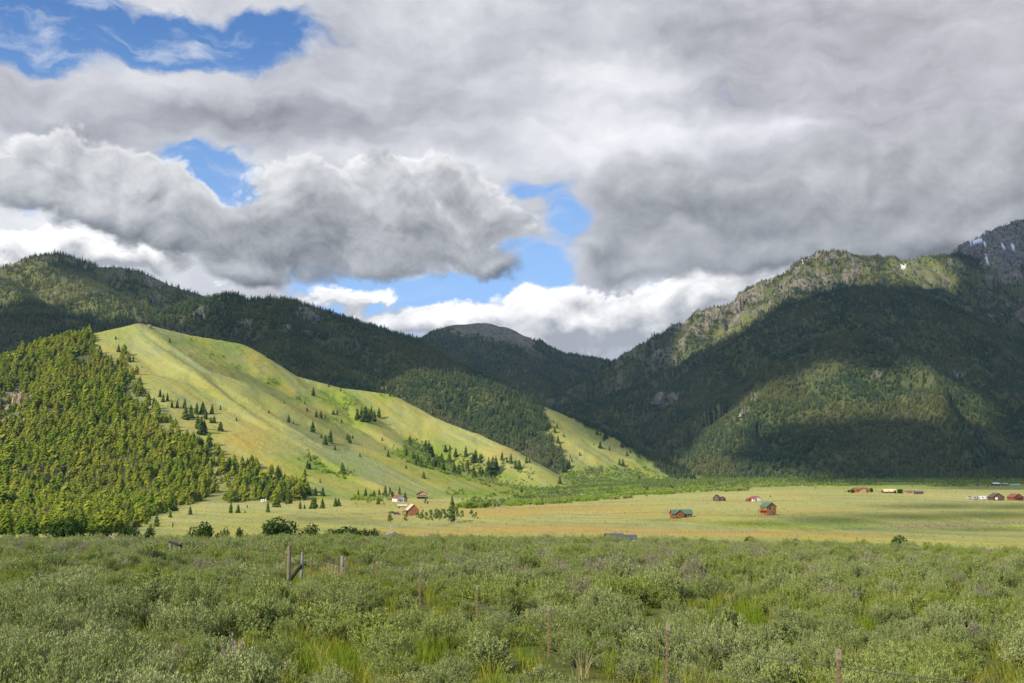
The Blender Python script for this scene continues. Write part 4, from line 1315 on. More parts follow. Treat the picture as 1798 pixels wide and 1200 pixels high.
def gable_walls(b, L, W, h, rh, mi=0, x0=0.0, y0=0.0, z0=-.6):
    l, w = L / 2, W / 2
    n = len(b.v)
    b.v += [(x0 + x, y0 + y, z) for z in (z0, h) for (x, y) in ((-l, -w), (l, -w), (l, w), (-l, w))] + [(x0 - l, y0, h + rh), (x0 + l, y0, h + rh)]
    b.t += [1.0] * 10
    for q in ((0, 1, 5, 4), (1, 2, 6, 9, 5), (2, 3, 7, 6), (3, 0, 4, 8, 7), (4, 5, 9, 8), (6, 7, 8, 9)):
        b.f.append(tuple(n + i for i in q))
        b.m.append(mi)


def gable_roof(b, L, W, h, rh, ov=.5, th=.16, mi=0, x0=0.0, y0=0.0):
    l, w = L / 2 + ov, W / 2
    s = rh / w
    e = w + ov
    for sg in (-1, 1):
        n = len(b.v)
        lo, hi = h - s * ov + .02, h + rh + .02
        for x in (-l, l):
            for (y, z) in ((sg * e, lo), (0, hi), (0, hi + th), (sg * e, lo + th)):
                b.v.append((x0 + x, y0 + y, z))
        b.t += [1.0] * 8
        for q in ((0, 1, 2, 3), (7, 6, 5, 4), (0, 4, 5, 1), (1, 5, 6, 2), (2, 6, 7, 3), (3, 7, 4, 0)):
            b.f.append(tuple(n + i for i in q))
            b.m.append(mi)


def opening(parent, name, x, y, z, w, h, axis, mat=None, frame=True):
    """A window or door on a wall; axis: which way it looks (local)."""
    b = MB()
    d = .08
    sx, sy = (w, d) if axis in ('-y', '+y') else (d, w)
    b.box(x, y, z, sx, sy, h)
    o = b.build(name, mat or M_GLASS, parent)
    if frame:
        f = MB()
        k = .09
        nx, ny = {'-y': (0, -.03), '+y': (0, .03), '+x': (.03, 0), '-x': (-.03, 0)}[axis]
        if axis in ('-y', '+y'):
            f.box(x + nx, y + ny, z - k, w + 2 * k, d, k)
            f.box(x + nx, y + ny, z + h, w + 2 * k, d, k)
            f.box(x - w / 2 - k / 2 + nx, y + ny, z, k, d, h)
            f.box(x + w / 2 + k / 2 + nx, y + ny, z, k, d, h)
        else:
            f.box(x + nx, y + ny, z - k, d, w + 2 * k, k)
            f.box(x + nx, y + ny, z + h, d, w + 2 * k, k)
            f.box(x + nx, y - w / 2 - k / 2 + ny, z, d, k, h)
            f.box(x + nx, y + w / 2 + k / 2 + ny, z, d, k, h)
        f.build('frame', M_TRIM, o)
    return o


def house(name, label, cat, px, py, L, W, h, rh, yaw, wall, roof, wins=(), door=None, rmin=330, ov=.5, chimney=None, group=None, at=None, fit=None):
    p = at if at is not None else hit(px, py, rmin)
    if fit:                                               # apparent width in the photo gives the true scale
        k = fit / F_PX * math.hypot(p[0], p[1])
        ext = abs(L * math.cos(yaw)) + abs(W * math.sin(yaw))
        s = k / ext
        L, W, h, rh = L * s, W * s, h * s, rh * s
    e = empty(name, tuple(p), yaw)
    b = MB()
    gable_walls(b, L, W, h, rh)
    b.build('wall', wall, e)
    r = MB()
    gable_roof(r, L, W, h, rh, ov)
    ro = r.build('roof', roof, e)
    for (side, u, z, w, hh) in wins:
        if side in ('-y', '+y'):
            opening(e, 'window', u * L / 2, (-1 if side == '-y' else 1) * (W / 2 + .03), z * h, w, hh, side)
        else:
            opening(e, 'window', (-1 if side == '-x' else 1) * (L / 2 + .03), u * W / 2, z * h, w, hh, side)
    if door:
        side, u = door
        if side in ('-y', '+y'):
            opening(e, 'door', u * L / 2, -(W / 2 + .03), 0, 1.0, 2.05, side, M_BROWN, False)
        else:
            opening(e, 'door', (-1 if side == '-x' else 1) * (L / 2 + .03), u * W / 2, 0, 1.0, 2.05, side, M_BROWN, False)
    if chimney is not None:
        c = MB()
        c.box(chimney * L / 2, W * .12, h + rh * .4, .7, .7, rh * .6 + .9)
        c.build('chimney', M_ROCKM, ro)
    tag(e, label, cat, group)
    e['dims'] = [L, W, h, rh]
    return e, L, W, h, rh


M_ROCKM = plain_material('fieldstone', (.20, .18, .16), (.32, .29, .26), 2, bump=.05)


def deck(e, x, y, sx, sy, z, mat, rail=True, name='deck'):
    b = MB()
    b.box(x, y, z, sx, sy, .2)
    for ax in (-1, 1):
        for ay in (-1, 1):
            b.box(x + ax * (sx / 2 - .1), y + ay * (sy / 2 - .1), -.7, .16, .16, z + .7)
    o = b.build(name, mat, e)
    if rail:
        r = MB()
        r.box(x, y - sy / 2 + .05, z + 1.0, sx, .08, .1)
        n = max(3, int(sx / .8))
        for i in range(n + 1):
            r.box(x - sx / 2 + .06 + i * (sx - .12) / n, y - sy / 2 + .05, z + .2, .07, .07, .8)
        r.build('railing', mat, o)
    return o


def porch(e, x, y, sx, sy, z, roof, post):
    b = MB()
    n = len(b.v)
    b.v += [(x - sx / 2, y + sy / 2, z + .9), (x + sx / 2, y + sy / 2, z + .9), (x + sx / 2, y - sy / 2, z), (x - sx / 2, y - sy / 2, z),
            (x - sx / 2, y + sy / 2, z + 1.05), (x + sx / 2, y + sy / 2, z + 1.05), (x + sx / 2, y - sy / 2, z + .15), (x - sx / 2, y - sy / 2, z + .15)]
    b.t += [1.0] * 8
    for q in ((0, 1, 2, 3), (7, 6, 5, 4), (3, 2, 6, 7), (0, 3, 7, 4), (2, 1, 5, 6), (1, 0, 4, 5)):
        b.f.append(q)
        b.m.append(0)
    o = b.build('porch', roof, e)
    for i in range(3):
        q = MB()
        q.box(x - sx / 2 + .2 + i * (sx - .4) / 2, y - sy / 2 + .2, -.5, .18, .18, z + .5)
        q.build('post', post, o)
    return o


GW = [('+x', -.45, .12, 1.0, 1.1), ('+x', .45, .12, 1.0, 1.1), ('+x', -.25, .75, .9, 1.0), ('+x', .25, .75, .9, 1.0)]
e, L, W, h, rh = house('log_cabin', 'orange log cabin with pale tan roof and dark porch behind the aspen row', 'cabin', 724, 905, 8.5, 7.5, 4.0, 3.6, R(-73), M_LOG, M_TANROOF, GW + [('-y', .3, .35, 1.2, 1.0)], ('-y', -.2), chimney=-.3, fit=24)
porch(e, 0, -W / 2 - 1.3, L, 2.6, 2.4, M_DARKROOF, M_BROWN)
e, L, W, h, rh = house('shed', 'small tan shed with a dark doorway behind the orange log cabin', 'shed', 706, 893, 7, 4, 2.3, .9, R(8), M_TAN, M_TANROOF, [], ('-y', -.8), fit=15)
e, L, W, h, rh = house('farmhouse', 'whitewashed low farmhouse with brown roof beside the row of conifers', 'house', 699, 881, 9, 7, 3.0, 2.4, R(-58), M_WHITE, M_RUSTROOF, [('+x', -.4, .25, 1.2, 1.1), ('+x', .4, .25, 1.2, 1.1), ('-y', .3, .3, 1.2, 1.1)], ('+x', 0.0), fit=22)
g = MB(); gable_walls(g, 6, 5, 2.4, 1.4, 0, -1, 6.0); g.build('wing', M_TAN, e)
g = MB(); gable_roof(g, 6, 5, 2.4, 1.4, .4, .16, 0, -1, 6.0); g.build('roof', M_RUSTROOF, e)
e, L, W, h, rh = house('chalet', 'tan chalet with broad gable and shaded deck at the green meadow edge', 'house', 741, 876, 9, 11, 4.6, 2.9, R(-84), M_TAN, M_RUSTROOF, [('+x', -.5, .62, 1.1, 1.1), ('+x', -.15, .62, 1.1, 1.1), ('+x', .25, .62, 1.1, 1.1), ('+x', .55, .62, 1.1, 1.1)], None, fit=21, ov=1.0)
b = MB(); b.box(L / 2 + 1.2, 0, 2.0, 2.4, W, .2); [b.box(L / 2 + 2.3, (-.5 + i / 3) * W * .94, -.6, .2, .2, 2.6) for i in range(4)]; dk = b.build('deck', M_BROWN, e)
b = MB(); b.box(L / 2 + .05, 0, .1, .06, W * .9, 1.8); b.build('ground_floor_wall', M_BROWN, e)
r = MB(); r.box(L / 2 + 2.35, 0, 3.0, .08, W, .1); [r.box(L / 2 + 2.35, (-.5 + i / 10) * W * .98, 2.2, .06, .06, .8) for i in range(11)]; r.build('railing', M_BROWN, dk)
e, L, W, h, rh = house('ranch_house', 'cream gabled house with grey roof sunk behind the sagebrush edge', 'house', 688, 945, 12, 9, 3.2, 2.8, R(-62), plain_material('cream boards', (.62, .56, .46), None), M_GREYROOF, [('+x', 0, .3, 1.5, 1.2)], None, rmin=360, fit=24)
e, L, W, h, rh = house('ranch_house', 'long low tan house with dark slate roof right behind the sagebrush edge', 'house', 1078, 954, 8, 7, 2.6, 1.9, R(4), M_TAN, M_SLATE, [('-y', .2, .3, 1.2, 1.0)], None, rmin=360, fit=30, chimney=.1)
g = MB(); gable_walls(g, L * .8, W * .85, h * .9, rh * .82, 0, L * .9, -.6); g.build('wing', M_TAN, e)
g = MB(); gable_roof(g, L * .8, W * .85, h * .9, rh * .82, .5, .16, 0, L * .9, -.6); g.build('roof', M_SLATE, e)
opening(e, 'window', L * 1.15, -W * .425 - .6 - .03, .9, .9, 1.2, '-y', M_WHITE)
e, L, W, h, rh = house('log_cabin', 'low log cabin with green cross-gabled roof and orange deck on the terrace edge', 'cabin', 1196, 909, 13, 7, 2.7, 2.3, R(6), M_REDLOG, M_GREENROOF, [('-y', -.75, .3, 1.1, 1.1), ('-y', .6, .3, 1.2, 1.1), ('+x', 0, .35, 1.4, 1.4)], None, fit=36)
g = MB()
def yprism(b, x0, w, y0, y1, h, rh, z0=-.6):
    n = len(b.v)
    b.v += [(x0 - w, y0, z0), (x0 + w, y0, z0), (x0 + w, y0, h), (x0, y0, h + rh), (x0 - w, y0, h), (x0 - w, y1, z0), (x0 + w, y1, z0), (x0 + w, y1, h), (x0, y1, h + rh), (x0 - w, y1, h)]
    b.t += [1.0] * 10
    for q in ((0, 1, 2, 3, 4), (9, 8, 7, 6, 5), (0, 5, 6, 1), (1, 6, 7, 2), (2, 7, 8, 3), (3, 8, 9, 4), (4, 9, 5, 0)):
        b.f.append(tuple(n + i for i in q)); b.m.append(0)
def yroof(b, x0, w, y0, y1, h, rh, ov=.5, th=.16):
    s = rh / w
    for sg in (-1, 1):
        n = len(b.v)
        for y in (y0 - ov, y1):
            for (x, z) in ((sg * (w + ov), h - s * ov + .03), (0, h + rh + .03), (0, h + rh + .03 + th), (sg * (w + ov), h - s * ov + .03 + th)):
                b.v.append((x0 + x, y, z))
        b.t += [1.0] * 8
        for q in ((0, 1, 2, 3), (7, 6, 5, 4), (0, 4, 5, 1), (1, 5, 6, 2), (2, 6, 7, 3), (3, 7, 4, 0)):
            b.f.append(tuple(n + i for i in q)); b.m.append(0)
yprism(g, -L * .17, W * .42, -W / 2 - 1.6, 0, h, rh); g.build('gable_wing', M_REDLOG, e)
g = MB(); yroof(g, -L * .17, W * .42, -W / 2 - 1.6, -.1, h, rh); g.build('wing_roof', M_GREENROOF, e)
opening(e, 'window', -L * .17, -W / 2 - 1.63, h * .4, 1.3, 1.3, '-y')
deck(e, -L * .36, -W / 2 - 2.3, L * .5, 1.4, .3, M_LOG)
e, L, W, h, rh = house('log_house', 'tall orange log house with green roof and balcony alone on the terrace', 'house', 1349, 905, 6.2, 6.4, 5.0, 2.2, R(-66), M_LOG, M_GREENROOF, [('+x', -.3, .64, 1.5, 1.4), ('+x', .35, .64, .9, 1.2), ('+x', -.4, .16, .9, 1.0), ('-y', -.3, .6, 1.2, 1.2), ('-y', .3, .15, 1.0, 1.1)], ('+x', .35), fit=25)
b = MB(); b.box(0, -W / 2 - .7, h * .5, L, 1.4, .2); [b.box((-.46 + .92 * i) * L, -W / 2 - 1.3, -.6, .2, .2, h * .5 + .6) for i in range(2)]; bo = b.build('balcony', M_REDLOG, e)
b = MB(); b.box(0, -W / 2 - 1.36, h * .5 + 1.0, L, .08, .1); [b.box((-.5 + i / 8) * L * .98, -W / 2 - 1.36, h * .5 + .2, .07, .07, .8) for i in range(9)]; b.build('railing', M_REDLOG, bo)
e, L, W, h, rh = house('farmhouse', 'dark brown steep-roofed farmhouse with a lower rear wing in the open meadow', 'house', 1259, 880, 6, 6.5, 3.0, 3.4, R(-118), M_BROWN, M_DARKROOF, [('+x', 0, .3, 1.2, 1.3), ('+x', 0, 1.0, .9, 1.0), ('+y', .2, .3, 1.2, 1.1)], None, fit=14)
g = MB(); gable_walls(g, L * 1.1, W * .8, h * .8, rh * .6, 0, -L * .4, W * .75); g.build('wing', M_BROWN, e)
g = MB(); gable_roof(g, L * 1.1, W * .8, h * .8, rh * .6, .4, .16, 0, -L * .4, W * .75); g.build('roof', M_DARKROOF, e)
e, L, W, h, rh = house('barn', 'white barn with broad gable and a red roof in the open meadow', 'barn', 1325, 880, 9, 10, 2.8, 2.4, R(-70), M_WHITE, M_REDROOF, [], ('+x', -.2), fit=19)
g = MB(); gable_walls(g, L * .6, W * .5, h * .75, rh * .5, 0, -L * .1, -W * .72); g.build('lean_to', M_RUSTROOF, e)
e, L, W, h, rh = house('hut', 'tiny weathered grey hut at the edge of the creek brush', 'hut', 1070, 877, 5, 4.5, 2.0, 1.6, R(-50), M_POSTW, M_GREYROOF, [], ('+x', 0), fit=8)
e, L, W, h, rh = house('ranch_house', 'low orange-brown ranch house with red-brown roof between dark shrubs', 'house', 1512, 865, 14, 8, 2.7, 2.0, R(5), M_LOG, M_RUSTROOF, [('-y', -.6, .3, 1.3, 1.1), ('-y', .6, .3, 1.3, 1.1)], ('-y', .2), fit=24)
g = MB(); yprism(g, 0, W * .4, -W / 2 - 1.5, 0, h, rh); g.build('gable_wing', M_TAN, e)
g = MB(); yroof(g, 0, W * .4, -W / 2 - 1.5, -.1, h, rh); g.build('wing_roof', M_RUSTROOF, e)
e, L, W, h, rh = house('long_barn', 'long low barn with a pale straw coloured roof in the far meadow', 'barn', 1561, 866, 15, 9, 2.0, 2.6, R(3), M_BROWN, plain_material('straw roof', (.62, .52, .27), (.55, .46, .23), 2), [], ('-y', -.3), fit=21)
house('shed', 'small pinkish shed with a tan roof in the far meadow', 'shed', 1596, 868, 5, 4, 2, 1, R(0), M_TAN, M_RUSTROOF, [], None, fit=9)
house('shed', 'small grey-brown shed with a flat dark roof in the far meadow', 'shed', 1613, 868, 6, 5, 2.2, .7, R(0), M_BROWN, M_GREYROOF, [], ('-y', 0), fit=12)
e, L, W, h, rh = house('farmhouse', 'dark-gabled farmhouse with white window panes at the end of white trailers', 'house', 1749, 879, 9, 10, 3.0, 3.0, R(-86), M_BROWN, M_DARKROOF, [('+x', 0, .9, 1.2, 1.0)], ('+x', .1), fit=20)
opening(e, 'window', L / 2 + .03, -W * .2, h * .25, 1.6, 1.6, '+x', M_WHITE)
e, L, W, h, rh = house('farmhouse', 'red-walled house with a brown roof and shaded porch by a thin pole', 'house', 1783, 879, 9, 9, 2.8, 2.6, R(-80), plain_material('red boards', (.27, .085, .055), (.22, .07, .045), 3), M_RUSTROOF, [('+x', -.4, .3, 1.2, 1.1), ('+x', .4, .3, 1.2, 1.1)], ('+x', 0), fit=20)
b = MB(); b.box(L / 2 + 1, 0, 2.3, 2, W * .9, .15); [b.box(L / 2 + 1.8, (-.45 + .9 * i / 3) * W * .95, -.6, .16, .16, 2.9) for i in range(4)]; b.build('porch', M_RUSTROOF, e)
e, L, W, h, rh = house('open_shed', 'dark open shed with a bright sheet metal roof under the far forest', 'shed', 1748, 853, 9, 7, 2.4, 1.6, R(4), M_BROWN, M_SILVER, [], None, fit=11)
house('shed', 'low brown shed with a pale roof next to the bright metal-roofed shed', 'shed', 1764, 853, 7, 5, 1.8, .8, R(0), M_BROWN, M_TANROOF, [], ('-y', 0), fit=9)
e, L, W, h, rh = house('farm_building', 'white building half hidden in the yellow-green forest edge', 'building', 187, 893, 7, 6, 3.2, 1.6, R(-78), M_WHITE, M_TANROOF, [('+x', .3, .3, 1.0, 1.1)], ('+x', -.3), rmin=500, fit=11)


def trailer(label, px, py, fit, mat, hh=2.6, rmin=330, yaw=0.0):
    p = hit(px, py, rmin)
    Lh = fit / F_PX * math.hypot(p[0], p[1])
    e = empty('trailer', tuple(p), yaw)
    b = MB()
    b.box(0, 0, .45, Lh, 2.5, hh - .5)
    b.box(0, 0, hh - .05, Lh - .3, 2.3, .12)
    b.box(-Lh / 2 - .6, 0, .5, 1.2, .12, .1)
    b.build('body', mat, e)
    opening(e, 'window', -Lh * .2, -1.27, 1.35, 1.0, .7, '-y', None, False)
    opening(e, 'door', Lh * .2, -1.27, .6, .75, 1.8, '-y', M_GREYROOF, False)
    for sx in (-1, 1):
        for sy in (-1, 1):
            w = MB()
            w.tube([(sx * .45, sy * 1.12 - .1, .36), (sx * .45, sy * 1.12 + .1, .36)], .36, 12)
            w.build('wheel', M_TYRE, e)
    tag(e, label, 'trailer')
    return e


trailer('long white trailer against the dark-gabled farmhouse', 1728, 878, 16, M_CARW)
trailer('shorter grey trailer next to the long white one', 1713, 878, 9, plain_material('grey aluminium', (.36, .36, .37), None, 2, .4))
trailer('low cream trailer alone at the end of the farm row', 1702, 877, 6, M_TANROOF, 1.6)
trailer('long white trailer parked under the far forest', 1781, 853, 12, M_CARW, 2.4)
trailer('small white camper among the conifers at the foot of the slope', 463, 882, 9, M_CARW, 2.5)


def car(label, px, py, mat, rmin=330, yaw=0.0, pickup=False):
    p = hit(px, py, rmin)
    e = empty('parked_car', tuple(p), yaw)
    prof = [(-2.3, .35), (2.3, .35), (2.3, .85), (1.3, .98), (.75, 1.5), (-1.4 if not pickup else -.3, 1.5), (-1.9 if not pickup else -.55, 1.0), (-2.3, .95)]
    b = MB()
    n = len(prof)
    b.v += [(x, -.88, z) for x, z in prof] + [(x, .88, z) for x, z in prof]
    b.t += [1.0] * 2 * n
    b.f += [tuple(range(n)), tuple(reversed(range(n, 2 * n)))] + [(i, i + n, (i + 1) % n + n, (i + 1) % n) for i in range(n)]
    b.m += [0] * (n + 2)
    b.build('body', mat, e)
    w = MB()
    w.box(-.2 if not pickup else .25, -.89, 1.02, 1.8 if not pickup else .9, .04, .4)
    w.build('window', M_GLASS, e)
    for sx in (-1.4, 1.4):
        for sy in (-.82, .82):
            t = MB()
            t.tube([(sx, sy - .1, .34), (sx, sy + .1, .34)], .34, 12)
            t.build('wheel', M_TYRE, e)
    tag(e, label, 'car')


car('dark car parked on the grass beside the orange log cabin', 697, 904, M_CARD, 330, .2)
car('dark pickup parked behind the car by the orange log cabin', 688, 902, M_CARD, 330, .5, True)
car('white car in the clearing by the half hidden white building', 234, 896, M_CARW, 500, .3)

# thin poles
for px, py, h, lab in ((1774, 878, 12, 'thin bare pole beside the red-walled house'), (1389, 934, 9, 'thin bare pole on the dark terrace bank'), (987, 900, 12, 'thin lone pole in the ochre meadow'), (1172, 905, 10, 'thin pole behind the green cross-gabled cabin')):
    p = hit(px, py, 330)
    H = h / F_PX * math.hypot(p[0], p[1]) * 1.4
    e = empty('pole', tuple(p))
    b = MB(); b.tube([(0, 0, -.5), (0, 0, H)], [.14, .10], 8); b.build('shaft', M_POSTW, e)
    b = MB(); b.box(0, 0, H - .6, 1.6, .1, .12); b.build('crossarm', M_POSTW, e)
    tag(e, lab, 'pole')

# ---------------------------------------------------------------- pasture fences of the valley
def pasture_fence(label, a, bpx, n, h=1.35):
    e = None
    prev = None
    P = []
    for i in range(n):
        f = i / (n - 1)
        p = hit(a[0] + (bpx[0] - a[0]) * f, a[1] + (bpx[1] - a[1]) * f + 1.2 * math.sin(f * 9), 345)
        P.append(p)
    e = empty('pasture_fence', tuple(P[0]))
    for p in P:
        b = MB()
        q = p - P[0]
        k = random.uniform(.85, 1.1)
        b.tube([(q[0], q[1], q[2] - .3), (q[0] + random.uniform(-.05, .05), q[1], q[2] + h * k)], [.10, .085], 6)
        b.build('post', M_POSTW, e)
    for z in (.5, 1.1):
        b = MB()
        b.tube([tuple(p - P[0] + np.array([0, -.1, z])) for p in P], .012, 4)
        b.build('wire', M_WIRE, e)
    tag(e, label, 'fence')


pasture_fence('weathered post fence along the upper edge of the ochre field', (815, 924), (1150, 929), 60)
pasture_fence('weathered post fence crossing the ochre field behind the slate-roofed house', (1000, 934), (1640, 944), 96)

# ---------------------------------------------------------------- fence on the sagebrush flat
def at_px(px, D):
    d = dirpix(px, 1000)
    x = d[0] * D / d[1]
    return np.array([x, D, gz(x, D)])


def wire_fence(label, spots, h, wires=(.35, .72, 1.08), lean=None):
    P = [at_px(px, D) for px, D in spots]
    e = empty('wire_fence', tuple(P[0]))
    for i, p in enumerate(P):
        q = p - P[0]
        hh = h[i] if hasattr(h, '__len__') else h
        dx = (lean or {}).get(i, random.uniform(-.02, .03))
        b = MB()
        # steel T section with a studded face
        n0 = len(b.v)
        b.box(q[0], q[1], q[2] - .3, .055, .012, hh + .3)
        b.box(q[0], q[1] + .026, q[2] - .3, .012, .04, hh + .3)
        for s in range(int(hh / .09)):
            b.box(q[0], q[1] - .011, q[2] + .05 + s * .09, .02, .010, .035)
        for k in range(n0, len(b.v)):
            v = b.v[k]
            b.v[k] = (v[0] + dx * (v[2] - q[2]), v[1], v[2])
        o = b.build('post', M_RUST, e)
        t = MB()
        t.box(q[0] + dx * hh, q[1] - .002, q[2] + hh - .12, .062, .024, .125)
        t.build('post_top', M_POSTTIP, o)
    for z in wires:
        b = MB()
        path = []
        for i in range(len(P) - 1):
            for s in range(12):
                f = s / 12
                c = P[i] * (1 - f) + P[i + 1] * f - P[0]
                path.append((c[0], c[1] - .02, c[2] + z - .10 * 4 * f * (1 - f) * (.6 + .5 * math.sin(i * 3 + z * 9))))
        c = P[-1] - P[0]
        path.append((c[0], c[1] - .02, c[2] + z))
        b.tube(path, .006, 4)
        for k in range(len(path) - 1):                      # barbs
            a, c = Vector(path[k]), Vector(path[k + 1])
            m = max(1, int((c - a).length / .14))
            for j in range(m):
                v = a.lerp(c, (j + .5) / m)
                b.face((v + Vector((-.010, 0, -.012)), v + Vector((.010, 0, -.006)), v + Vector((.004, 0, .014))), 0)
        b.build('wire', M_WIRE, e)
    tag(e, label, 'fence')
    return e


wire_fence('wire fence on rusty steel posts slanting through the front sagebrush', [(2170, 8.5), (1467, 14), (1167, 20), (963, 26), (837, 32), (737, 38), (662, 44), (606, 50), (545, 52.5)], [1.3, 1.28, 1.25, 1.2, 1.2, 1.2, 1.2, 1.1, 1.0], lean={1: .0, 2: .03, 3: .0, 4: .01, 5: .01, 6: -.02})
wire_fence('wire fence on thin steel posts running away from the tall wooden brace', [(500, 52), (465, 58), (431, 59), (412, 60), (381, 62), (356, 66), (335, 68), (318, 71)], [1.3, 1.25, 1.3, 1.1, 1.2, 1.2, 1.1, 1.1], lean={3: .22})
wire_fence('wire fence on leaning posts beyond the low weathered brace', [(295, 74), (286, 76), (257, 80), (230, 84), (204, 92)], 1.25, lean={2: .18})


def brace(label, parts, anchor):
    e = empty('wooden_brace', tuple(anchor))
    for nm, a, c, r0, r1, mat in parts:
        b = MB()
        A, B = Vector(a - anchor), Vector(c - anchor)
        pts = [A.lerp(B, f) + Vector((random.uniform(-.01, .01), 0, 0)) for f in (0, .3, .6, 1)]
        b.tube(pts, [r0, r0 * .97, (r0 + r1) / 2, r1], 9)
        b.build(nm, mat, e, smooth=False)
    tag(e, label, 'fence brace')


def up(px, D, z0, z1, dx=0.0):
    p = at_px(px, D)
    return p + np.array([0, 0, z0]), p + np.array([dx, 0, z1])


a, c = up(507, 47, -.3, 1.72)
a2, c2 = up(528, 46, -.3, 1.5, .06)
d1 = at_px(503.5, 46.3) + np.array([0, 0, .15])
d2 = at_px(529, 45.9) + np.array([0, 0, .98])
brace('tall wooden fence brace with a dark diagonal log between two grey posts', [('post', a, c, .085, .075, M_POSTT), ('post', a2, c2, .07, .055, M_POSTW), ('diagonal_log', d1, d2, .085, .06, M_DARKWOOD)], at_px(507, 47))
a, c = up(601.5, 51, -.3, 1.12)
b1 = at_px(568, 52) + np.array([0, 0, 1.12])
b2 = at_px(606, 50.8) + np.array([0, 0, .68])
b3 = at_px(570, 52) + np.array([0, 0, .86])
brace('short pale post with a dark sagging rail behind the straw-coloured tuft', [('post', a, c, .11, .10, M_POSTW), ('rail', b3, b2, .05, .045, M_DARKWOOD), ('broken_rail', b1, at_px(590, 51.5) + np.array([0, 0, .82]), .035, .03, M_DARKWOOD)], at_px(601, 51))
a, c = up(298, 72, -.3, 1.05)
a2, c2 = up(315, 71, -.3, .95)
a3, c3 = up(306, 71.5, -.3, .70)
brace('low weathered brace with a sagging grey rail across three stubby posts', [('post', a, c, .10, .08, M_POSTW), ('post', a2, c2, .10, .10, M_POSTW), ('post', a3, c3, .07, .07, M_POSTW), ('rail', at_px(296, 71.3) + np.array([0, 0, 1.0]), at_px(316, 70.7) + np.array([0, 0, .78]), .08, .07, M_DARKWOOD)], at_px(306, 71.5))
a, c = up(192, 97, -.3, 1.25)
a2, c2 = up(203, 96, -.3, .9)
brace('distant small brace of dark posts at the far edge of the flat', [('post', a, c, .12, .10, M_DARKWOOD), ('post', a2, c2, .10, .09, M_POSTW), ('rail', at_px(191, 96) + np.array([0, 0, 1.0]), at_px(204, 95.5) + np.array([0, 0, .55]), .06, .06, M_POSTW)], at_px(198, 96.5))

# the pale tuft of tall straw by the braces
for i, (px, D) in enumerate(((583, 49), (591, 50.3), (574, 51))):
    p = at_px(px, D)
    b = tuft_shape(900 + i, 46, (1.1, .8, .9)[i], .42, .007)
    o = b.build('straw_tuft', M_STRAW)
    o.location = p
    tag(o, ('tall straw-coloured tuft in front of the dark sagging rail', 'second straw tuft just beside the short pale post', 'loose straw tuft behind the other two by the sagging rail')[i], 'grass tuft')

# ---------------------------------------------------------------- willows at the edge of the flat, aspens by the cabin, juniper
wil = [bush_shape(800 + i, 11, 190, .040, .5) for i in range(4)]
WIL_ME = [(b.mesh('foliage', [M_WILLOW, M_STEM])) for b in wil]


def willow(label, px, top, width, D, me, mat=None, depth=1.0):
    D = 150 + (D - 190) * .45
    width *= 1.75
    top -= 1
    d = dirpix(px, top)
    s = D / d[1]
    x, ztop = d[0] * s, EYE + d[2] * s
    g = gz(x, D)
    h = ztop - g
    w = width / F_PX * D
    o = bpy.data.objects.new('willow_bush', me)
    C.objects.link(o)
    o.location = (x, D, g - .2)
    o.scale = (w / 1.25, w / 1.25 * depth, h * 1.02)
    o.rotation_euler = (0, 0, random.uniform(0, 6.28))
    tag(o, label, 'bush')
    return o


for i, (px, top, w, D, lab) in enumerate(((118, 899, 62, 215, 'large dark green willow dome below the forest edge'), (490, 907, 62, 235, 'broad dark green bush at the flat edge behind the tall wooden brace'), (546, 916, 38, 240, 'round dark bush second in the row behind the tall wooden brace'), (598, 917, 58, 232, 'wide low dark bush third in the row behind the tall wooden brace'), (650, 922, 34, 236, 'small dark bush ending the row next to the cream gabled house'), (354, 917, 46, 245, 'dark green bush beyond the low weathered brace'), (386, 922, 22, 245, 'small bush joined to the dark one beyond the low brace'), (423, 917, 12, 238, 'slim young tree between the two groups of dark bushes'), (396, 923, 9, 238, 'slimmer young tree standing by the small joined bush'), (60, 928, 20, 200, 'ragged dark bush by the edge, next to the large willow dome'), (12, 929, 20, 190, 'ragged dark bush cut by the picture edge'), (178, 911, 34, 225, 'dark bush against the large willow dome, on its forest side'), (225, 915, 34, 240, 'olive bush between the willow dome and the slim conifer'), (262, 920, 20, 245, 'light olive bush at the forest corner'))):
    willow(lab, px, top, w, D, WIL_ME[i % 4])
for px, py, w, h, lab in ((1580, 954, 50, 17, 'dark spiky juniper bush standing clear at the edge of the flat'), (1317, 948, 34, 9, 'green bush at the edge of the flat below the tall orange house'), (1398, 948, 26, 5, 'flat dark bush next to the end of the ochre field'), (1640, 0, 0, 0, '')):
    if not w:
        continue
    D = 150.0
    p = at_px(px, D)
    zb = EYE + dirpix(px, py - h)[2] * D / dirpix(px, py - h)[1]
    hh = max(zb - p[2], .8)
    o = bpy.data.objects.new('juniper_bush', WIL_ME[1])
    C.objects.link(o)
    o.location = (p[0], p[1], p[2] - .1)
    o.scale = (w / F_PX * D / 1.25, w / F_PX * D / 1.25, hh)
    tag(o, lab, 'bush')
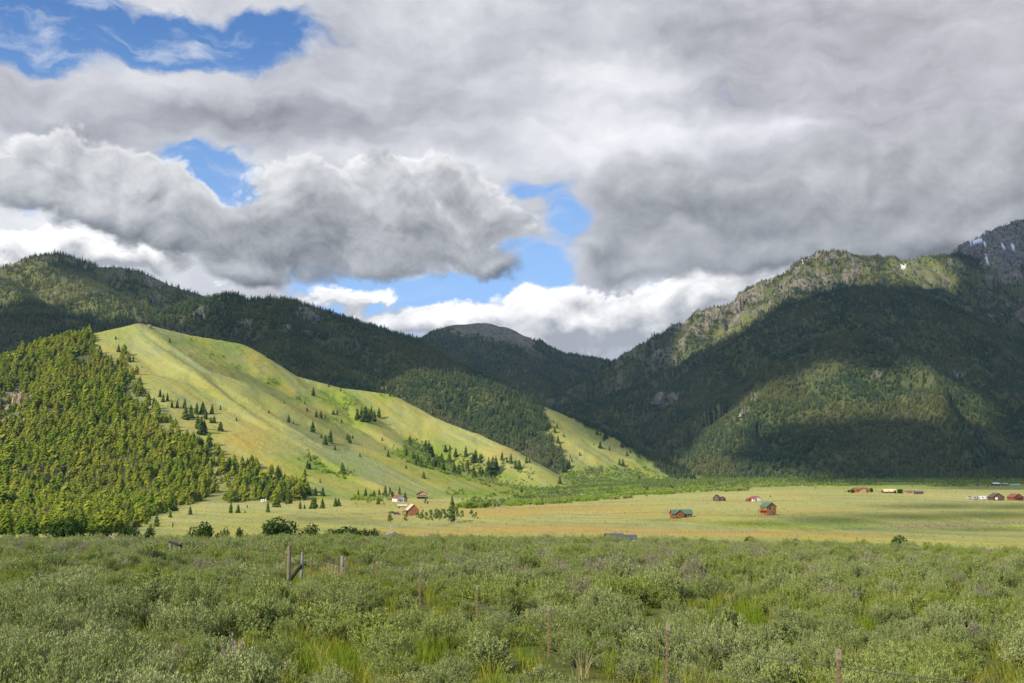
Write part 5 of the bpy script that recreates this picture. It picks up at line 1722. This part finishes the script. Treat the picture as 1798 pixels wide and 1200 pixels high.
for i, (px, py, w, h, lab) in enumerate(((822, 893, 34, 16, 'bright green thicket at the near end of the creek brush'), (852, 892, 30, 14, 'second bright green thicket along the creek brush'), (1497, 866, 12, 8, 'dark shrub at the near end of the orange-brown ranch house'), (1530, 865, 8, 9, 'dark shrub at the far end of the orange-brown ranch house'), (1580, 867, 14, 9, 'dark shrub next to the straw-roofed long barn'), (1490, 865, 6, 5, 'tiny shrub standing off the orange-brown ranch house'), (1572, 867, 6, 7, 'small shrub touching the straw-roofed long barn'))):
    p = hit(px, py, 345)
    D = math.hypot(p[0], p[1])
    o = bpy.data.objects.new('shrub', bpy.data.meshes.get('thicket') or bush_shape(850, 10, 120, .05).mesh('thicket', [M_BRUSH, M_STEM]) if i < 2 else WIL_ME[i % 4])
    C.objects.link(o)
    o.location = (p[0], p[1], p[2] - .2)
    o.scale = (w / F_PX * D / 1.25, w / F_PX * D / 1.25, h / F_PX * D)
    tag(o, lab, 'shrub')

ASP = [(aspen_trunk(860 + i).mesh('trunk', [M_ASPBARK]), aspen_crown(860 + i, 800).mesh('crown', [M_ASPEN, M_ASPBARK])) for i in range(4)]
asp_spots = [(686, 928, 27), (712, 922, 17), (742, 922, 24), (748, 921, 20), (757, 925, 27), (763, 922, 24), (768, 921, 25), (773, 923, 22), (778, 920, 24), (784, 920, 22), (789, 918, 24), (800, 918, 26), (803, 917, 22), (811, 916, 18), (748, 893, 18), (828, 917, 20), (835, 918, 17), (722, 911, 8), (733, 915, 14), (794, 913, 16)]
for i, (px, py, h) in enumerate(sorted(asp_spots)):
    p = hit(px, py, 345)
    D = math.hypot(p[0], p[1])
    H = h / F_PX * D * 1.1
    tr, crn = ASP[i % 4]
    e = empty('aspen_tree', (p[0], p[1], p[2] - .1), random.uniform(0, 6.28))
    e.scale = (H * 1.15, H * 1.15, H)
    for nm, me in (('trunk', tr), ('crown', crn)):
        o = bpy.data.objects.new(nm, me)
        C.objects.link(o)
        o.parent = e
    tag(e, f'pale-trunked aspen, {ordinal(i)} of the row by the orange cabin counting from the cream house', 'aspen', 'aspens by the orange log cabin')
p = hit(794, 916, 345)
H = 46 / F_PX * math.hypot(p[0], p[1])
e = empty('big_conifer', tuple(p))
e.scale = (H * 1.0, H * 1.0, H)
big = conifer_shape(950, 26, 11, .20, None, bare=.12)
cb, tb = MB(), MB()
for f, mi in zip(big.f, big.m):
    t = cb if mi == 0 else tb
    t.face([big.v[i] for i in f], 0, big.t[f[0]])
cb.build('crown', M_LONE, e)
tb.build('trunk', M_BARK, e)
tag(e, 'tallest dark conifer rising out of the aspen row by the orange cabin', 'conifer')

# ---------------------------------------------------------------- crags
def crag(label, px, py, w, h, rmin, seed, tint=(.42, .30, .19)):  # tint carries the light too: pale on sunlit crags, dark grey in shade
    p = hit(px, py, rmin)
    D = math.hypot(p[0], p[1])
    W_, H_ = w / F_PX * D, h / F_PX * D
    bm = bmesh.new()
    r = random.Random(seed)
    for k in range(9):
        u = r.uniform(-.45, .45)
        top = H_ * (1.05 - 1.3 * abs(u - .12)) * r.uniform(.7, 1.1)
        tmp = bmesh.new()
        bmesh.ops.create_cube(tmp, size=1)
        for v in tmp.verts:
            if v.co.z > 0:
                v.co.x *= r.uniform(.15, .6)
                v.co.y *= r.uniform(.15, .6)
                v.co.z += r.uniform(-.2, .15)
        bmesh.ops.subdivide_edges(tmp, edges=tmp.edges[:], cuts=5, use_grid_fill=True)
        m = Matrix.Translation((u * W_, r.uniform(-.2, .2) * W_, top * .3)) @ Matrix.Rotation(r.uniform(0, 3.14), 4, 'Z') @ Matrix.Diagonal((W_ * r.uniform(.22, .38), W_ * r.uniform(.22, .38), max(top, H_ * .3), 1))
        tmp.transform(m)
        t2 = bpy.data.meshes.new('tmp')
        tmp.to_mesh(t2)
        tmp.free()
        bm.from_mesh(t2)
        bpy.data.meshes.remove(t2)
    co = np.array([v.co[:] for v in bm.verts])
    n1 = ridged(co[:, 0] / (W_ * .10) + seed, co[:, 2] / (H_ * .22), seed, 3)
    n2 = ridged(co[:, 1] / (W_ * .10), co[:, 2] / (H_ * .22) + seed, seed + 5, 3)
    for v, a, c in zip(bm.verts, n1, n2):
        v.co.x += a * W_ * .03
        v.co.y += c * W_ * .03
        v.co.z += (a + c) * H_ * .04
    me = bpy.data.meshes.new('rock_outcrop')
    bm.to_mesh(me)
    bm.free()
    me.materials.append(plain_material('outcrop stone', tint, tuple(c * .62 for c in tint), .25, .9))
    o = bpy.data.objects.new('rock_outcrop', me)
    C.objects.link(o)
    o.location = (p[0], p[1] + W_ * .10, p[2] - H_ * (.12 if D < 1600 else .32))
    tag(o, label, 'rock')


crag('pinkish tan crag standing out of the sunlit forest', 26, 722, 50, 50, 345, 11, (.47, .35, .22))
crag('small tan crag below the larger one in the sunlit forest', 8, 730, 14, 16, 345, 12, (.44, .34, .22))
crag('sunlit tan crag on the wooded saddle behind the grass summit', 350, 558, 24, 18, 1900, 13, (.44, .37, .26))
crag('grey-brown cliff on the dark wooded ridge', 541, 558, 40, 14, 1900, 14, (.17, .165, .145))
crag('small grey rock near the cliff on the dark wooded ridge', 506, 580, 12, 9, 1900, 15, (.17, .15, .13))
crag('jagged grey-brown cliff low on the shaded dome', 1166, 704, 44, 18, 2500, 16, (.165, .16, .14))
crag('sunlit tan crag at the shoulder of the foreslope', 1322, 706, 16, 18, 2200, 17, (.42, .36, .25))
crag('low tan rock just under the sunlit crag of the foreslope', 1308, 728, 22, 10, 2200, 18, (.36, .32, .22))
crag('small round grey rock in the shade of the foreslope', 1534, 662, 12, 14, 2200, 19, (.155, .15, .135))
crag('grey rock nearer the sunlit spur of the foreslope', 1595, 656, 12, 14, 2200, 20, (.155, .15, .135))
crag('tan rock knob on the sunlit edge of the foreslope spur', 1682, 662, 22, 10, 2200, 21, (.46, .35, .22))
crag('brown rubble knob on top of the grass hill', 256, 574, 20, 14, 1300, 22, (.27, .235, .17))
crag('brown rubble knob at the bend of the grass crest', 428, 597, 12, 6, 1300, 23, (.28, .23, .17))

# ---------------------------------------------------------------- the clouds behind the camera that shade the far slopes
LIT = {
    'B': [[(-60, 440), (62, 440), (90, 462), (150, 496), (250, 528), (330, 552), (300, 572), (200, 562), (120, 535), (-60, 530)]],
    'C': [[(255, 575), (265, 545), (330, 515), (400, 498), (424, 514), (385, 535), (345, 555), (335, 590), (300, 590)]],
    'E': [[(660, 700), (720, 655), (800, 655), (900, 672), (935, 690), (950, 715), (985, 745), (1030, 790), (1075, 780), (1120, 800), (1190, 830), (1190, 870), (700, 870)]],
    'F': [[(1180, 605), (1200, 550), (1335, 490), (1440, 425), (1500, 432), (1560, 450), (1600, 440), (1690, 455), (1690, 500), (1620, 512), (1560, 492), (1480, 495), (1380, 530), (1290, 585), (1180, 645)]],
    'I': [[(1185, 815), (1250, 745), (1310, 690), (1380, 655), (1465, 622), (1500, 640), (1560, 660), (1640, 690), (1700, 720), (1650, 735), (1560, 722), (1470, 728), (1400, 742), (1310, 780), (1240, 820)],
          [(1590, 628), (1640, 640), (1700, 662), (1760, 720), (1740, 760), (1680, 735), (1620, 680)],
          [(1170, 806), (1250, 800), (1380, 812), (1490, 830), (1470, 855), (1150, 855)]],
    'H': [],
}
ZC = 2700.0


def build_clouds():
    vis = VIS & (PX > -40) & (PX < 1838)
    lit = np.zeros(TX.shape, bool)
    for cn, polys in LIT.items():
        for poly in polys:
            lit |= (TC == cidx[cn]) & inpoly(PX, PY, poly)
    lit |= isA | (TC == 0)
    lit |= isV & ~((PY < 852) & (PX > 1420)) & ~((PY < 860) & (PX > 1650))
    sel = vis & (RR > 20)
    k = (ZC - TZ[sel]) / SUN[2]
    a, b = TX[sel] + SUN[0] * k, TY[sel] + SUN[1] * k
    w = np.where(lit[sel], 1.0, 0.0)
    cell = 32.0
    x0, x1, y0, y1 = a.min() - 700, a.max() + 700, b.min() - 700, b.max() + 700
    nx, ny = int((x1 - x0) / cell) + 1, int((y1 - y0) / cell) + 1
    gi, gj = ((a - x0) / cell).astype(int), ((b - y0) / cell).astype(int)
    acc, cnt = np.zeros((nx, ny)), np.zeros((nx, ny))
    np.add.at(acc, (gi, gj), 1 - w)
    np.add.at(cnt, (gi, gj), 1)
    known = cnt > 0
    prio = np.zeros((nx, ny))
    pe = (isE | isA | (TC == 1))[sel] & (w > .5)
    np.add.at(prio, (gi[pe], gj[pe]), 1)
    val = np.where(known, np.where(prio > 0, 0, acc / np.maximum(cnt, 1)), 0)
    for _ in range(14):                                   # carry values a little way into the unseen
        s, c = np.zeros_like(val), np.zeros_like(val)
        for dx in (-1, 0, 1):
            for dy in (-1, 0, 1):
                s += np.roll(np.roll(val * known, dx, 0), dy, 1)
                c += np.roll(np.roll(known * 1.0, dx, 0), dy, 1)
        new = (~known) & (c > 0)
        val[new] = s[new] / c[new]
        known = known | new
    for _ in range(1):
        val = (val + sum(np.roll(np.roll(val, dx, 0), dy, 1) for dx in (-1, 0, 1) for dy in (-1, 0, 1))) / 10
    gx, gy = np.meshgrid(x0 + np.arange(nx) * cell, y0 + np.arange(ny) * cell, indexing='ij')
    val = val + .38 * fbm(gx / 260, gy / 260, 801, 4)
    th = np.clip(val - .36, 0, .5) / .5
    th[0, :] = th[-1, :] = th[:, 0] = th[:, -1] = 0
    on = th > 0
    top = ZC + 260 * np.sqrt(th) * (1 + .7 * fbm(gx / 240, gy / 240, 803, 4))
    bot = ZC - 70 * np.sqrt(th) * (1 + .7 * fbm(gx / 160, gy / 160, 805, 4))
    # each separate patch is a cloud of its own
    lab = np.zeros(on.shape, int)
    cur = 0
    cells = on[:-1, :-1] | on[1:, :-1] | on[:-1, 1:] | on[1:, 1:]
    from collections import deque
    comp_ = np.zeros(cells.shape, int)
    for i, j in zip(*np.nonzero(cells)):
        if comp_[i, j]:
            continue
        cur += 1
        dq = deque([(i, j)])
        comp_[i, j] = cur
        while dq:
            u, v = dq.popleft()
            for du, dv in ((1, 0), (-1, 0), (0, 1), (0, -1), (1, 1), (-1, -1), (1, -1), (-1, 1)):
                uu, vv_ = u + du, v + dv
                if 0 <= uu < cells.shape[0] and 0 <= vv_ < cells.shape[1] and cells[uu, vv_] and not comp_[uu, vv_]:
                    comp_[uu, vv_] = cur
                    dq.append((uu, vv_))
    m, N = new_mat('cloud')
    df = N.new('ShaderNodeBsdfDiffuse', {0: (.9, .9, .92, 1)})
    tl = N.new('ShaderNodeBsdfTranslucent', {0: (.9, .9, .92, 1)})
    mx = N.new('ShaderNodeMixShader', {0: .5, 1: df.outputs[0], 2: tl.outputs[0]})
    tp = N.new('ShaderNodeBsdfTransparent')
    m2 = N.new('ShaderNodeMixShader', {0: N.maprange(N.attr('thick'), 0.0, 0.75, .90, .27), 1: mx.outputs[0], 2: tp.outputs[0]})
    N.new('ShaderNodeOutputMaterial', {'Surface': m2.outputs[0]})
    made = 0
    for c in range(1, cur + 1):
        ci, cj = np.nonzero(comp_ == c)
        if len(ci) < 3:
            continue
        idx, V, Fc, TH = {}, [], [], []

        def vid(i, j, t):
            key = (i, j, t if on[i, j] else 0)
            if key not in idx:
                idx[key] = len(V)
                TH.append(float(th[i, j]))
                h = ((top if t else bot)[i, j] if on[i, j] else ZC) - ZC
                V.append((gx[i, j] + h * SUN[0] / SUN[2], gy[i, j] + h * SUN[1] / SUN[2], ZC + h))
            return idx[key]
        for i, j in zip(ci, cj):
            q = ((i, j), (i + 1, j), (i + 1, j + 1), (i, j + 1))
            if not any(on[x] for x in q):
                continue
            Fc.append([vid(x, y, 1) for x, y in q])
            Fc.append([vid(x, y, 0) for x, y in reversed(q)])
        me = bpy.data.meshes.new('cloud')
        me.from_pydata(V, [], Fc)
        me.polygons.foreach_set('use_smooth', [True] * len(Fc))
        at = me.attributes.new('thick', 'FLOAT', 'POINT')
        at.data.foreach_set('value', TH)
        me.materials.append(m)
        o = bpy.data.objects.new('cloud', me)
        C.objects.link(o)
        tag(o, 'one of the grey clouds above the viewer that shade the far slopes', kind='structure')
        o['group'] = 'clouds overhead'
        made += 1
        P_ = np.array(V)
        qx, qy, qf = project(P_[:, 0], P_[:, 1], P_[:, 2])
        inside = (qf > 0) & (qx > 0) & (qx < 1798) & (qy > 0) & (qy < 1200)
        if inside.any():
            print('CLOUD IN VIEW', c, len(ci), inside.sum(), qy[inside].max())
    print('clouds', made)


build_clouds()

# ---------------------------------------------------------------- mountain air
def build_haze():
    m, N = new_mat('mountain air')
    v = N.new('ShaderNodeVolumePrincipled', {'Color': (.38, .62, 1.0, 1), 'Density': HAZE, 'Anisotropy': 0.0})
    N.new('ShaderNodeOutputMaterial', {'Volume': v.outputs[0]})
    b = MB()
    zmin = float(TZ[RR < 9500].min()) - 1
    zmax = float(TZ.max()) + 60
    b.box(0, 3000, zmin, 19000, 19000, zmax - zmin)
    o = b.build('haze', m)
    tag(o, 'thin bluish mountain air', kind='stuff')


HAZE = 2.2e-5
if HAZE:
    build_haze()
